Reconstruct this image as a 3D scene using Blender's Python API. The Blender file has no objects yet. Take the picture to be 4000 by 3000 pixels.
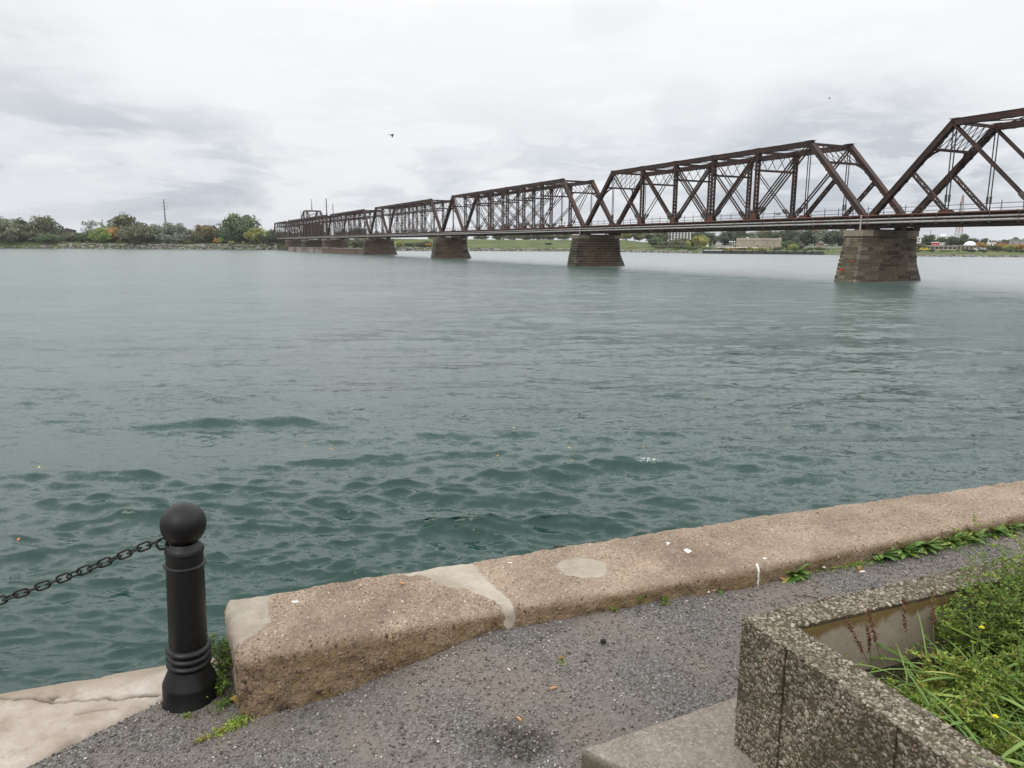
import bpy, math, random
import numpy as np
from mathutils import Vector, Matrix
rng = np.random.default_rng(7); random.seed(7)
sc = bpy.context.scene
COL = sc.collection
CZ = 1.62; WZ = -2.08; FPX = 2917.0
# ------------------------------------------------------------------ camera frame (real lens, real eye height)
TH = .006; PITCH = math.atan(544.4/FPX)
_R = np.array([1, 0, 0.]); _F = np.array([0, math.cos(PITCH), -math.sin(PITCH)]); _U = np.array([0, math.sin(PITCH), math.cos(PITCH)])
_r = _R*math.cos(TH)+_U*math.sin(TH); _u = -_R*math.sin(TH)+_U*math.cos(TH)
def ray(x, y): return _F+_r*(x-2000)/FPX-_u*(y-1500)/FPX
def at_z(x, y, z):
    d = ray(x, y); return np.array([0, 0, CZ])+d*(z-CZ)/d[2]
def at_y(x, y, Y):
    d = ray(x, y); return np.array([0, 0, CZ])+d*Y/d[1]
def zz(x, y, z): return at_z(x*1.80832, y*1.80832, z)      # survey points read in 2212-wide pixels

# ------------------------------------------------------------------ object helpers
def tag(o, label=None, cat=None, group=None, kind=None):
    if label: o['label'] = label
    if cat: o['category'] = cat
    if group: o['group'] = group
    if kind: o['kind'] = kind
    return o
def empty(name, loc=(0, 0, 0), rz=0, label=None, cat=None, group=None):
    o = bpy.data.objects.new(name, None); COL.objects.link(o)
    o.location = loc; o.rotation_euler = (0, 0, rz); o.empty_display_size = .2
    return tag(o, label, cat, group)
def link(name, me, mats, parent=None, loc=None, smooth=False):
    o = bpy.data.objects.new(name, me); COL.objects.link(o)
    for m in (mats if isinstance(mats, (list, tuple)) else [mats]): me.materials.append(m)
    if parent: o.parent = parent
    if loc is not None: o.location = loc
    if smooth: me.polygons.foreach_set('use_smooth', np.ones(len(me.polygons), dtype=bool))
    return o
def npmesh(name, V, Fc, attrs=None, face_attrs=None):
    """V (n,3); Fc (m,k) array of equal faces"""
    V = np.asarray(V, dtype=np.float32); Fc = np.asarray(Fc, dtype=np.int32)
    me = bpy.data.meshes.new(name)
    me.vertices.add(len(V)); me.vertices.foreach_set('co', V.ravel())
    m, k = Fc.shape
    me.loops.add(m*k); me.loops.foreach_set('vertex_index', Fc.ravel())
    me.polygons.add(m); me.polygons.foreach_set('loop_start', np.arange(0, m*k, k, dtype=np.int32))
    me.polygons.foreach_set('loop_total', np.full(m, k, dtype=np.int32))
    for n, a in (attrs or {}).items():
        at = me.attributes.new(n, 'FLOAT', 'POINT'); at.data.foreach_set('value', np.asarray(a, dtype=np.float32))
    for n, a in (face_attrs or {}).items():
        at = me.attributes.new(n, 'FLOAT', 'FACE'); at.data.foreach_set('value', np.asarray(a, dtype=np.float32))
    me.update(calc_edges=True); me.validate()
    return me
class MB:
    def __init__(s): s.v = []; s.f = []; s.t = []
    def box(s, x0, x1, y0, y1, z0, z1, t=.5):
        b = len(s.v); s.v += [(x0, y0, z0), (x1, y0, z0), (x1, y1, z0), (x0, y1, z0), (x0, y0, z1), (x1, y0, z1), (x1, y1, z1), (x0, y1, z1)]
        for q in ((0, 3, 2, 1), (4, 5, 6, 7), (0, 1, 5, 4), (1, 2, 6, 5), (2, 3, 7, 6), (3, 0, 4, 7)): s.f.append(tuple(b+i for i in q)); s.t.append(t)
        return s
    def bar(s, p, q, w, h, up=(0, 0, 1), t=.5):
        p = Vector(p); q = Vector(q); d = (q-p).normalized(); u = Vector(up)
        a = d.cross(u)
        if a.length < 1e-4: a = d.cross(Vector((0, 1, 0)))
        a.normalize(); c = a.cross(d).normalized()
        b = len(s.v)
        for e in (p, q):
            for i, j in ((-1, -1), (1, -1), (1, 1), (-1, 1)): s.v.append(tuple(e+a*(i*w/2)+c*(j*h/2)))
        for f in ((0, 1, 2, 3), (7, 6, 5, 4), (0, 4, 5, 1), (1, 5, 6, 2), (2, 6, 7, 3), (3, 7, 4, 0)): s.f.append(tuple(b+i for i in f)); s.t.append(t)
        return s
    def tube(s, pts, r, seg=8, t=.5, cap=True):
        pts = [Vector(p) for p in pts]; rs = r if isinstance(r, (list, tuple)) else [r]*len(pts)
        b = len(s.v); prev = None
        for i, p in enumerate(pts):
            d = (pts[min(i+1, len(pts)-1)]-pts[max(i-1, 0)]).normalized()
            ref = Vector((0, 0, 1)) if abs(d.z) < .95 else Vector((1, 0, 0))
            a = d.cross(ref).normalized()
            if prev is not None and a.dot(prev) < 0: a = -a
            prev = a; c = a.cross(d)
            for k in range(seg):
                an = 2*math.pi*k/seg; s.v.append(tuple(p+a*(math.cos(an)*rs[i])+c*(math.sin(an)*rs[i])))
        for i in range(len(pts)-1):
            for k in range(seg):
                k2 = (k+1) % seg; s.f.append((b+i*seg+k, b+i*seg+k2, b+(i+1)*seg+k2, b+(i+1)*seg+k)); s.t.append(t)
        if cap:
            s.f.append(tuple(b+k for k in range(seg))[::-1]); s.f.append(tuple(b+(len(pts)-1)*seg+k for k in range(seg))); s.t += [t, t]
        return s
    def lathe(s, prof, seg=48, c=(0, 0), t=.5):
        b = len(s.v)
        for r, z in prof:
            for k in range(seg):
                an = 2*math.pi*k/seg; s.v.append((c[0]+r*math.cos(an), c[1]+r*math.sin(an), z))
        for i in range(len(prof)-1):
            for k in range(seg):
                k2 = (k+1) % seg; s.f.append((b+i*seg+k, b+i*seg+k2, b+(i+1)*seg+k2, b+(i+1)*seg+k)); s.t.append(t)
        s.f.append(tuple(b+(len(prof)-1)*seg+k for k in range(seg))); s.t.append(t)
        return s
    def prism(s, poly, z0, z1, t=.5):
        b = len(s.v); n = len(poly)
        s.v += [(p[0], p[1], z0) for p in poly]+[(p[0], p[1], z1) for p in poly]
        s.f.append(tuple(b+i for i in range(n))[::-1]); s.f.append(tuple(b+n+i for i in range(n))); s.t += [t, t]
        for i in range(n): j = (i+1) % n; s.f.append((b+i, b+j, b+n+j, b+n+i)); s.t.append(t)
        return s
    def quad(s, a, b_, c, d, t=.5):
        b = len(s.v); s.v += [tuple(a), tuple(b_), tuple(c), tuple(d)]; s.f.append((b, b+1, b+2, b+3)); s.t.append(t); return s
    def build(s, name, m, parent=None, loc=None, smooth=False, sharp=None):
        me = bpy.data.meshes.new(name); me.from_pydata(s.v, [], s.f)
        at = me.attributes.new('tint', 'FLOAT', 'FACE'); at.data.foreach_set('value', np.array(s.t, dtype=np.float32))
        me.update()
        o = link(name, me, m, parent, loc, smooth)
        if sharp is not None and smooth:
            try: me.set_sharp_from_angle(angle=math.radians(sharp))
            except Exception: pass
        return o
def dup(o, name=None, loc=None, rz=None, scale=None, label=None, group=None):
    c = o.copy(); COL.objects.link(c)
    if loc is not None: c.location = loc
    if rz is not None: c.rotation_euler = (0, 0, rz)
    if scale is not None: c.scale = scale
    if label: c['label'] = label
    if group: c['group'] = group
    for ch in list(o.children):
        k = ch.copy(); COL.objects.link(k); k.parent = c
        for g in list(ch.children):
            h = g.copy(); COL.objects.link(h); h.parent = k
    return c

# ------------------------------------------------------------------ materials
class NT:
    def __init__(s, name, rough=.8, spec=.3):
        s.m = bpy.data.materials.new(name); s.m.use_nodes = True; s.t = s.m.node_tree; s.t.nodes.clear()
        s.out = s.t.nodes.new('ShaderNodeOutputMaterial'); s.b = s.t.nodes.new('ShaderNodeBsdfPrincipled')
        s.t.links.new(s.b.outputs[0], s.out.inputs[0]); s.b.inputs['Roughness'].default_value = rough
        s.b.inputs['Specular IOR Level'].default_value = spec
    def n(s, typ, **kw):
        nd = s.t.nodes.new('ShaderNode'+typ)
        for k, v in kw.items():
            if k.startswith('i_'):
                key = k[2:]; key = int(key) if key.isdigit() else key.replace('_', ' ')
                s.set(nd.inputs[key], v)
            else: setattr(nd, k, v)
        return nd
    def set(s, inp, v):
        if isinstance(v, bpy.types.NodeSocket): s.t.links.new(v, inp)
        elif isinstance(v, bpy.types.Node): s.t.links.new(v.outputs[0], inp)
        else:
            if inp.type == 'RGBA' and len(v) == 3: v = (*v, 1)
            inp.default_value = v
    def obj(s): return s.n('TexCoord').outputs['Object']
    def pos(s): return s.n('NewGeometry').outputs['Position']
    def noise(s, scale, detail=4, rough=.55, vec=None, out=0, dist=0.):
        nd = s.n('TexNoise'); nd.inputs['Scale'].default_value = scale; nd.inputs['Detail'].default_value = detail
        nd.inputs['Roughness'].default_value = rough; nd.inputs['Distortion'].default_value = dist
        s.set(nd.inputs['Vector'], vec if vec is not None else s.obj()); return nd.outputs[out]
    def vor(s, scale, vec=None, feature='F1', out=0, rnd=1.):
        nd = s.n('TexVoronoi', feature=feature); nd.inputs['Scale'].default_value = scale; nd.inputs['Randomness'].default_value = rnd
        s.set(nd.inputs['Vector'], vec if vec is not None else s.obj()); return nd.outputs[out]
    def ramp(s, fac, stops, interp='LINEAR'):
        nd = s.n('ValToRGB'); cr = nd.color_ramp; cr.interpolation = interp
        while len(cr.elements) > 1: cr.elements.remove(cr.elements[-1])
        for i, (p, c) in enumerate(stops):
            e = cr.elements[0] if i == 0 else cr.elements.new(p)
            e.position = p; c = (c, c, c) if isinstance(c, (int, float)) else c; e.color = (*c, 1)
        s.set(nd.inputs[0], fac); return nd.outputs[0]
    def mix(s, fac, a, b, mode='MIX'):
        nd = s.n('MixRGB', blend_type=mode); s.set(nd.inputs[0], fac); s.set(nd.inputs[1], a); s.set(nd.inputs[2], b); return nd.outputs[0]
    def math(s, op, a, b=0., c=None, clamp=False):
        nd = s.n('Math', operation=op, use_clamp=clamp); s.set(nd.inputs[0], a); s.set(nd.inputs[1], b)
        if c is not None: s.set(nd.inputs[2], c)
        return nd.outputs[0]
    def attr(s, name): return s.n('Attribute', attribute_name=name).outputs['Fac']
    def bump(s, h, strength=.5, dist=.02, normal=None):
        nd = s.n('Bump'); nd.inputs['Strength'].default_value = strength; nd.inputs['Distance'].default_value = dist
        s.set(nd.inputs['Height'], h)
        if normal is not None: s.set(nd.inputs['Normal'], normal)
        return nd.outputs[0]
    def done(s, col=None, normal=None, rough=None):
        if col is not None: s.set(s.b.inputs['Base Color'], col)
        if normal is not None: s.set(s.b.inputs['Normal'], normal)
        if rough is not None: s.set(s.b.inputs['Roughness'], rough)
        return s.m
def scaled(m, vec, sx, sy, sz):
    nd = m.n('Mapping'); nd.inputs['Scale'].default_value = (sx, sy, sz); m.set(nd.inputs[0], vec); return nd.outputs[0]
def simple(name, col, rough=.8, var=.25, scale=3., spec=.3, bump=0., bscale=20, metal=0.):
    m = NT(name, rough, spec); n = m.noise(scale, 5)
    lo = tuple(c*(1-var) for c in col); hi = tuple(min(1, c*(1+var)) for c in col)
    c = m.ramp(n, [(.3, lo), (.7, hi)]); m.b.inputs['Metallic'].default_value = metal
    return m.done(c, m.bump(m.noise(bscale, 5), bump, .01) if bump else None)
def tinted(name, stops, rough=.8, spec=.3, var=.2, scale=2.):
    """colour picked per face from the attribute 'tint'"""
    m = NT(name, rough, spec); c = m.ramp(m.attr('tint'), stops)
    n = m.noise(scale, 4); c = m.mix(1., c, m.ramp(n, [(.25, 1-var), (.75, 1+var*.5)]), 'MULTIPLY')
    return m.done(c)

def steel(name, a, b, c, rust=.5):
    m = NT(name, .62, .35)
    p = m.obj(); n1 = m.noise(.7, 6, .65, p); n2 = m.noise(9, 5, .7, scaled(m, p, 1, 1, .35))
    base = m.mix(m.ramp(n2, [(.35, 0), (.7, 1)]), a, b)
    col = m.mix(m.ramp(n1, [(rust-.05, 0), (rust+.2, 1)]), base, c)
    return m.done(col, m.bump(n2, .35, .02), m.ramp(n1, [(.3, .55), (.7, .85)]))
M_STEEL = steel('brown_bridge_steel', (.015, .009, .0082), (.031, .017, .015), (.074, .032, .021), .49)
M_RUST = steel('rusty_steel', (.05, .024, .018), (.08, .036, .025), (.125, .05, .03), .45)
M_DARK = steel('dark_deck_steel', (.022, .013, .010), (.040, .022, .016), (.075, .034, .02), .55)
M_PIPE = steel('grey_pipe', (.27, .26, .25), (.40, .39, .37), (.22, .09, .05), .60)
M_GALV = steel('galvanised_rail', (.07, .07, .075), (.12, .12, .13), (.1, .06, .045), .6)
M_TIE = simple('railway_tie', (.05, .04, .035), .9, .4, 2)

def pier_mat():
    m = NT('pier_stone', .9, .2)
    p = m.obj(); n = m.noise(1.6, 6, .65); nf = m.noise(9, 6, .7)
    t = m.attr('tint')
    stone = m.ramp(t, [(0, (.022, .019, .017)), (.3, (.058, .048, .041)), (.55, (.13, .108, .086)), (.8, (.22, .185, .145)), (1, (.30, .26, .205))])
    stone = m.mix(1., stone, m.ramp(nf, [(.25, .55), (.75, 1.35)]), 'MULTIPLY')
    st = m.math('MULTIPLY', m.attr('stain'), m.ramp(n, [(.3, .45), (.62, 1)]))
    col = m.mix(st, stone, m.mix(m.ramp(m.noise(3, 5, .6, scaled(m, p, 1, 1, .3)), [(.35, 0), (.65, 1)]), (.058, .036, .025), (.14, .083, .050)))
    mo = m.math('MULTIPLY', m.attr('moss'), m.ramp(m.noise(2.2, 5), [(.35, .1), (.6, .9)]))
    col = m.mix(mo, col, (.05, .06, .022))
    return m.done(col, m.bump(m.noise(4, 8, .7), .8, .09))
M_PIER = pier_mat()
M_MORTAR = simple('lime_mortar', (.28, .24, .185), .95, .35, 2.5)
M_CLAD = simple('grey_plate', (.10, .09, .085), .8, .3, 1.5)
M_REDPAINT = simple('red_spray_paint', (.5, .035, .03), .7, .2, 6)

# ------------------------------------------------------------------ world: overcast sky
def make_world():
    w = bpy.data.worlds.new('World'); sc.world = w; w.use_nodes = True
    m = NT.__new__(NT); m.t = w.node_tree; m.t.nodes.clear()
    out = m.n('OutputWorld')
    d = m.n('TexCoord').outputs['Generated']
    nrm = m.n('VectorMath', operation='NORMALIZE'); m.set(nrm.inputs[0], d); d = nrm.outputs[0]
    sep = m.n('SeparateXYZ'); m.set(sep.inputs[0], d); x, y, z = sep.outputs
    zc = m.math('MAXIMUM', z, 0.)
    pv = scaled(m, d, 1, 1, 3.9)
    n1 = m.noise(4.6, 8, .54, pv, dist=.35); n2 = m.noise(13., 7, .6, pv, dist=.3)
    nn = m.math('ADD', m.math('MULTIPLY', n1, .72), m.math('MULTIPLY', n2, .28))
    patch = m.ramp(nn, [(.465, 0), (.525, .55), (.585, 1)], 'EASE')
    amt = m.ramp(zc, [(0, .42), (.05, .72), (.10, .66), (.14, .32), (.20, .10), (.35, .05), (.6, .2)])
    def blob(px, py, r0, r1, s):
        v = Vector(ray(px, py)).normalized()
        dt = m.n('VectorMath', operation='DOT_PRODUCT'); m.set(dt.inputs[0], d); dt.inputs[1].default_value = v
        mp = m.n('MapRange', interpolation_type='SMOOTHERSTEP'); m.set(mp.inputs[0], dt.outputs['Value'])
        mp.inputs[1].default_value = math.cos(math.radians(r1)); mp.inputs[2].default_value = math.cos(math.radians(r0))
        return m.math('MULTIPLY', mp.outputs[0], s)
    extra = blob(100, 420, .5, 8, .62)
    extra = m.math('ADD', extra, blob(700, 690, 1, 7, .45)); extra = m.math('ADD', extra, blob(2400, 40, .5, 4, .22))
    extra = m.math('ADD', extra, blob(3300, 850, 3, 12, .9)); extra = m.math('ADD', extra, blob(2680, 430, .5, 3, .2))
    extra = m.math('MULTIPLY', extra, m.ramp(nn, [(.42, .45), (.54, 1)]))
    dark = m.math('ADD', m.math('MULTIPLY', patch, amt), extra, clamp=True)
    base = m.ramp(zc, [(0, (.76, .795, .85)), (.04, (.84, .865, .90)), (.09, (.90, .92, .945)), (.14, (.94, .955, .97)), (.2, (.98, .985, .995)), (.28, (1.03, 1.03, 1.04)), (.38, (1.75, 1.75, 1.76)), (.6, (2.05, 2.05, 2.06)), (1, (2.3, 2.3, 2.31))])
    grey = m.ramp(zc, [(0, (.52, .56, .635)), (.10, (.57, .605, .67)), (.2, (.70, .725, .76)), (.36, (.78, .80, .83)), (1, (1.5, 1.5, 1.55))])
    cloud = m.mix(dark, base, grey)
    # brighter puffs at the cloud edges
    puff = m.math('MULTIPLY', m.ramp(n2, [(.52, 0), (.64, 1)]), m.ramp(zc, [(.03, .1), (.09, .7), (.18, .3), (.3, 0)]))
    cloud = m.mix(puff, cloud, (.93, .94, .95))
    below = m.math('LESS_THAN', z, -.002)
    cloud = m.mix(below, cloud, (.25, .28, .28))
    bg1 = m.n('Background'); m.set(bg1.inputs[0], cloud); bg1.inputs[1].default_value = 1.0
    sky = m.n('TexSky', sky_type='NISHITA'); sky.sun_disc = False; sky.sun_elevation = math.radians(42); sky.sun_rotation = math.radians(205)
    bg2 = m.n('Background'); m.set(bg2.inputs[0], sky.outputs[0]); bg2.inputs[1].default_value = .08
    mx = m.n('MixShader'); mx.inputs[0].default_value = .93
    m.t.links.new(bg2.outputs[0], mx.inputs[1]); m.t.links.new(bg1.outputs[0], mx.inputs[2]); m.t.links.new(mx.outputs[0], out.inputs[0])
make_world()
su = bpy.data.lights.new('sun', 'SUN'); su.energy = .9; su.angle = math.radians(25); su.color = (1, .94, .85)
so = bpy.data.objects.new('sun', su); COL.objects.link(so)
el, rot = math.radians(42), math.radians(205)          # behind and to the left of the camera
sd = Vector((math.sin(rot)*math.cos(el), math.cos(rot)*math.cos(el), math.sin(el)))
so.rotation_euler = sd.to_track_quat('Z', 'Y').to_euler()
cam = bpy.data.cameras.new('camera'); co = bpy.data.objects.new('camera', cam); COL.objects.link(co)
cam.sensor_width = 36; cam.lens = 36*FPX/4000; cam.clip_start = .05; cam.clip_end = 20000
B = -_F
co.matrix_world = Matrix(((_r[0], _u[0], B[0], 0), (_r[1], _u[1], B[1], 0), (_r[2], _u[2], B[2], CZ), (0, 0, 0, 1)))
sc.camera = co
vs = sc.view_settings; vs.view_transform = 'Standard'; vs.look = 'None'; vs.exposure = 0; vs.gamma = 1

# ------------------------------------------------------------------ water
def vnoise2(x, y, seed=0, octs=4):
    """value noise, numpy"""
    r = np.random.default_rng(seed); T = r.random((256, 256)); out = np.zeros_like(x); a = 1.; tot = 0.
    for o in range(octs):
        xi = np.floor(x).astype(int); yi = np.floor(y).astype(int); fx = x-xi; fy = y-yi
        fx = fx*fx*(3-2*fx); fy = fy*fy*(3-2*fy); g = lambda i, j: T[(xi+i) % 256, (yi+j) % 256]
        out += a*((g(0, 0)*(1-fx)+g(1, 0)*fx)*(1-fy)+(g(0, 1)*(1-fx)+g(1, 1)*fx)*fy)
        tot += a; a *= .5; x = x*2.03+17.1; y = y*2.03+9.7
    return out/tot
def sstep(a, b, x):
    t = np.clip((x-a)/(b-a), 0, 1); return t*t*(3-2*t)
BN = np.array([.901, .435])       # across the river, square to the bridge; the water above the bridge runs smoother
SMALL = {.17: .05, .75: .12, 2.6: .60, 8.: 1.7, 24.: 2.2}
def make_water():
    H = CZ-WZ; nr, nc = 760, 980
    dep = np.concatenate([np.linspace(math.radians(58), math.radians(.42), nr-6), np.radians([.3, .2, .12, .07, .04, .02])])
    az = np.linspace(math.radians(-50), math.radians(52), nc)
    rr = H/np.tan(dep); A, Rr = np.meshgrid(az, rr); X = Rr*np.sin(A); Y = Rr*np.cos(A); Z = np.zeros_like(X)
    sp = np.gradient(rr)[:, None]*np.ones_like(X); sp = np.maximum(np.abs(sp), Rr*(az[1]-az[0]))
    rough = 1.2*(.55+.75*vnoise2(X/7+3, Y/5, 3, 3))*(.62+.48*sstep(24, 11, Rr))
    rough *= (.36+1.0*sstep(.36, .60, vnoise2(X/8+40, Y/2.6+8, 11, 4)))*(.75+.5*vnoise2(X/1.6, Y/.9, 12, 3))
    r2 = np.random.default_rng(77); dx = np.zeros_like(X); dy = np.zeros_like(X); jac = np.zeros_like(X)
    for i in range(136):
        lo, hi, ka, sprd = (1.4, 4.2, .019, 24) if i < 22 else ((.36, 1.4, .031, 30) if i < 60 else (.08, .36, .046, 40))
        lam = math.exp(r2.uniform(math.log(lo), math.log(hi))); th = math.radians((-80 if lam > 1.4 else -66 if i % 2 else -96)+r2.normal(0, sprd)); k = 2*math.pi/lam
        a = ka/k*r2.uniform(.6, 1.35); att = sstep(2.2, 4.5, lam/sp)*rough
        if i % 2 == 0: att = att*(.25+1.4*vnoise2(X/(1.5+lam*2.6)+i, Y/(.6+lam*1.5)+i*7, i, 2))
        ph = k*(.60*X*math.cos(th)+Y*math.sin(th))+r2.uniform(0, 6.28)+2.0*vnoise2(X/(1.+lam*4)+i*3, Y/(.8+lam*3), 50+i, 2)
        Z += a*att*np.cos(ph); dx -= a*att*math.cos(th)*np.sin(ph)*.9; dy -= a*att*math.sin(th)*np.sin(ph)*.9
        if lam > .4: jac += k*a*att*np.cos(ph)
    foam = sstep(.40, .66, jac)*sstep(.57, .70, vnoise2(X/2.6, Y/1.6, 90, 3))*sstep(45, 14, Rr)
    V = np.stack([X+dx, Y+dy, WZ+Z], -1).reshape(-1, 3)
    idx = np.arange(nr*nc).reshape(nr, nc)
    Fc = np.stack([idx[:-1, :-1], idx[1:, :-1], idx[1:, 1:], idx[:-1, 1:]], -1).reshape(-1, 4)
    # keep the strip the quay stands in clear of needless faces
    me = npmesh('water', V, Fc[:, ::-1], {'foam': foam.ravel(), 'far': sstep(8, 42, Rr).ravel(), 'midriver_sheen': sstep(5, 48, (Y-(2.83+.377*(X+.97)))*.936).ravel(), 'upstream': sstep(-8, 6, X*BN[0]+Y*BN[1]-70.5-2.+3*vnoise2(X/9, Y/9, 33, 3)).ravel()})
    m = NT('river_water', .07, .5); m.b.inputs['IOR'].default_value = 1.36
    p = m.pos(); pv = scaled(m, p, .8, 1.0, 1)
    # unresolved ripples: slopes taken straight from noise, so that far water keeps its true roughness
    far = m.attr('far'); sl = None
    for sc_, amp, sx, nr_ in ((.17, .36, .36, 5), (.75, .80, .42, 5), (2.6, .95, .45, 5), (8., .62, .5, 4), (24., .40, .8, 3)):
        c = m.noise(sc_, nr_, .6, scaled(m, p, sx, 1, 1), 1, .4); v = m.n('VectorMath', operation='SUBTRACT'); m.set(v.inputs[0], c); v.inputs[1].default_value = (.5, .5, .5)
        w_ = m.n('VectorMath', operation='SCALE'); m.set(w_.inputs[0], v.outputs[0]); m.set(w_.inputs['Scale'], m.math('MULTIPLY', m.math('ADD', m.math('MULTIPLY', far, 1-SMALL.get(sc_, .1)), SMALL.get(sc_, .1)), amp))
        if sl is None: sl = w_.outputs[0]
        else: q = m.n('VectorMath', operation='ADD'); m.set(q.inputs[0], sl); m.set(q.inputs[1], w_.outputs[0]); sl = q.outputs[0]
    # wind patches: rougher and calmer water
    wp = m.ramp(m.noise(.055, 4, .55, scaled(m, p, .35, 1, 1)), [(.36, .62), (.62, 1.15)])
    fl = m.n('VectorMath', operation='MULTIPLY'); m.set(fl.inputs[0], sl); fl.inputs[1].default_value = (.8, 1., 0)
    fs = m.n('VectorMath', operation='SCALE'); m.set(fs.inputs[0], fl.outputs[0]); m.set(fs.inputs['Scale'], m.math('MULTIPLY', wp, m.math('ADD', m.math('MULTIPLY', m.attr('upstream'), -.35), 1.)))
    ad = m.n('VectorMath', operation='ADD'); m.set(ad.inputs[0], m.n('NewGeometry').outputs['Normal']); m.set(ad.inputs[1], fs.outputs[0])
    nm_ = m.n('VectorMath', operation='NORMALIZE'); m.set(nm_.inputs[0], ad.outputs[0]); nb = nm_.outputs[0]
    f = m.math('MULTIPLY', m.attr('foam'), m.ramp(m.noise(26, 5, .7, p), [(.45, 0), (.6, 1)]))
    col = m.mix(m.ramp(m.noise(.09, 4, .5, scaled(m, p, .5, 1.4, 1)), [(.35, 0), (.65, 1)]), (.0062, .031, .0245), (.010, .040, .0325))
    col = m.mix(m.math('MULTIPLY', m.attr('midriver_sheen'), m.ramp(m.noise(.12, 5, .6, scaled(m, p, .3, 1, 1)), [(.3, .55), (.7, 1)])), col, (.056, .092, .083))     # base colour lightened away from the quay, standing in for reflected sky
    col = m.mix(m.math('MULTIPLY', m.attr('upstream'), m.ramp(m.noise(.5, 5, .6, scaled(m, p, .3, 1, 1)), [(.35, .35), (.6, .8)])), col, (.22, .245, .245))        # bright sky reflection painted into the base colour above the piers
    col = m.mix(f, col, (.7, .74, .74))
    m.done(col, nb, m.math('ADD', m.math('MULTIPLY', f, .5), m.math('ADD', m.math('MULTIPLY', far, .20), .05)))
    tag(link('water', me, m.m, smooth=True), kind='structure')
make_water()

# ------------------------------------------------------------------ foreground: ground height, gravel path, kerb wall
def poly_sd(px, py, poly):
    """signed distance to polygon, negative inside (numpy)"""
    d = np.full(px.shape, 1e9); ins = np.zeros(px.shape, dtype=bool); n = len(poly)
    for i in range(n):
        ax, ay = poly[i]; bx, by = poly[(i+1) % n]; ex, ey = bx-ax, by-ay; wx, wy = px-ax, py-ay
        t = np.clip((wx*ex+wy*ey)/(ex*ex+ey*ey), 0, 1); d = np.minimum(d, (wx-ex*t)**2+(wy-ey*t)**2)
        c = ((ay > py) != (by > py)) & (px < (bx-ax)*(py-ay)/(by-ay+1e-12)+ax); ins ^= c
    return np.where(ins, -1, 1)*np.sqrt(d)
def line_d(px, py, pts):
    d = np.full(px.shape, 1e9)
    for (ax, ay), (bx, by) in zip(pts[:-1], pts[1:]):
        ex, ey = bx-ax, by-ay; t = np.clip(((px-ax)*ex+(py-ay)*ey)/(ex*ex+ey*ey), 0, 1)
        d = np.minimum(d, np.hypot(px-ax-ex*t, py-ay-ey*t))
    return d
def quay_y(x): return 2.83+.377*(x+.97)                       # outer face of the quay
SLAB = [(-30, quay_y(-30)), (-1.02, quay_y(-1.02)), (-1.06, 2.72), (-1.25, 2.426), (-1.509, 2.076), (-2.2, 1.15), (-4.4, -1.8), (-30, -14)]
KO = [(-1.155, 2.75), (-.60, 2.975), (-.213, 3.112), (-.072, 3.19), (1.201, 3.70), (3.132, 4.382), (9, 6.5), (40, 17.9)]
KI = [(-.935, 2.315), (-.48, 2.50), (-.094, 2.652), (.03, 2.70), (1.114, 3.087), (2.724, 3.777), (8.4, 5.95), (39, 17.3)]
def interp_pl(pl, t):
    P = np.array(pl); d = np.concatenate([[0], np.cumsum(np.hypot(*np.diff(P, axis=0).T))])
    return np.stack([np.interp(t, d, P[:, 0]), np.interp(t, d, P[:, 1])], -1)
def ground_z(x, y):
    ky = np.interp(x, [p[0] for p in KI], [p[1] for p in KI])
    near = sstep(.75, .05, ky-y)                               # bank of gravel heaped against the kerb
    g = .15*sstep(-.80, .0, x)*near+.07*sstep(-.2, 1.2, x)*(1-near)*sstep(1.9, 2.5, y)
    g = g+.012*(vnoise2(x*3+50, y*3+50, 5, 3)-.5)
    s = poly_sd(x, y, SLAB); return np.where(s < 0, -.05*sstep(0., .05, -s)+g*0, g)
def wet_hollow(x, y):
    c = zz(1120, 1625, 0); return sstep(1., .45, np.hypot((x-c[0])/.17, (y-c[1])/.10)+(vnoise2(x*22, y*22, 61, 3)-.5)*.7)
def make_ground():
    t = np.concatenate([-np.geomspace(60, 3.1, 16), np.linspace(-3, 6, 300), np.geomspace(6.1, 70, 18)])
    v = np.concatenate([np.linspace(.02, 3.2, 130), np.geomspace(3.3, 60, 16)])
    T, Vv = np.meshgrid(t, v, indexing='ij'); e = np.array([.9357, .3528]); X = -1+T*e[0]+Vv*.3528; Y = quay_y(-1)+T*e[1]-Vv*.9357
    Z = ground_z(X, Y)
    idx = np.arange(X.size).reshape(X.shape); Fc = np.stack([idx[:-1, :-1], idx[:-1, 1:], idx[1:, 1:], idx[1:, :-1]], -1).reshape(-1, 4)
    m = NT('gravel_path', .95, .2); p = m.pos()
    wet = m.attr('wet'); c1 = m.ramp(m.vor(150, p, out=1), [(0, .03), (.35, .08), (.7, .16), (1, .33)])
    dirt = m.mix(m.noise(40, 5, .7, p), (.135, .115, .099), (.215, .188, .164))
    k = m.ramp(m.noise(2.6, 5, .6, p), [(.42, 0), (.60, 1)])
    col = m.mix(m.math('MULTIPLY', k, .8), m.mix(.35, c1, (.14, .122, .108)), dirt)
    col = m.mix(m.math('MULTIPLY', wet, m.ramp(m.noise(60, 5, .7, p), [(.38, .25), (.6, .9)])), col, (.022, .018, .014))
    m.done(col, m.bump(m.vor(150, p), .8, .006))
    tag(link('path', npmesh('path', np.stack([X, Y, Z], -1).reshape(-1, 3), Fc[:, ::-1], {'wet': wet_hollow(X, Y).ravel()}), m.m, smooth=True), kind='structure')
make_ground()
M_QUAYCONC = simple('weathered_concrete', (.25, .21, .165), .92, .35, 5, bump=.5, bscale=60)
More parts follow.
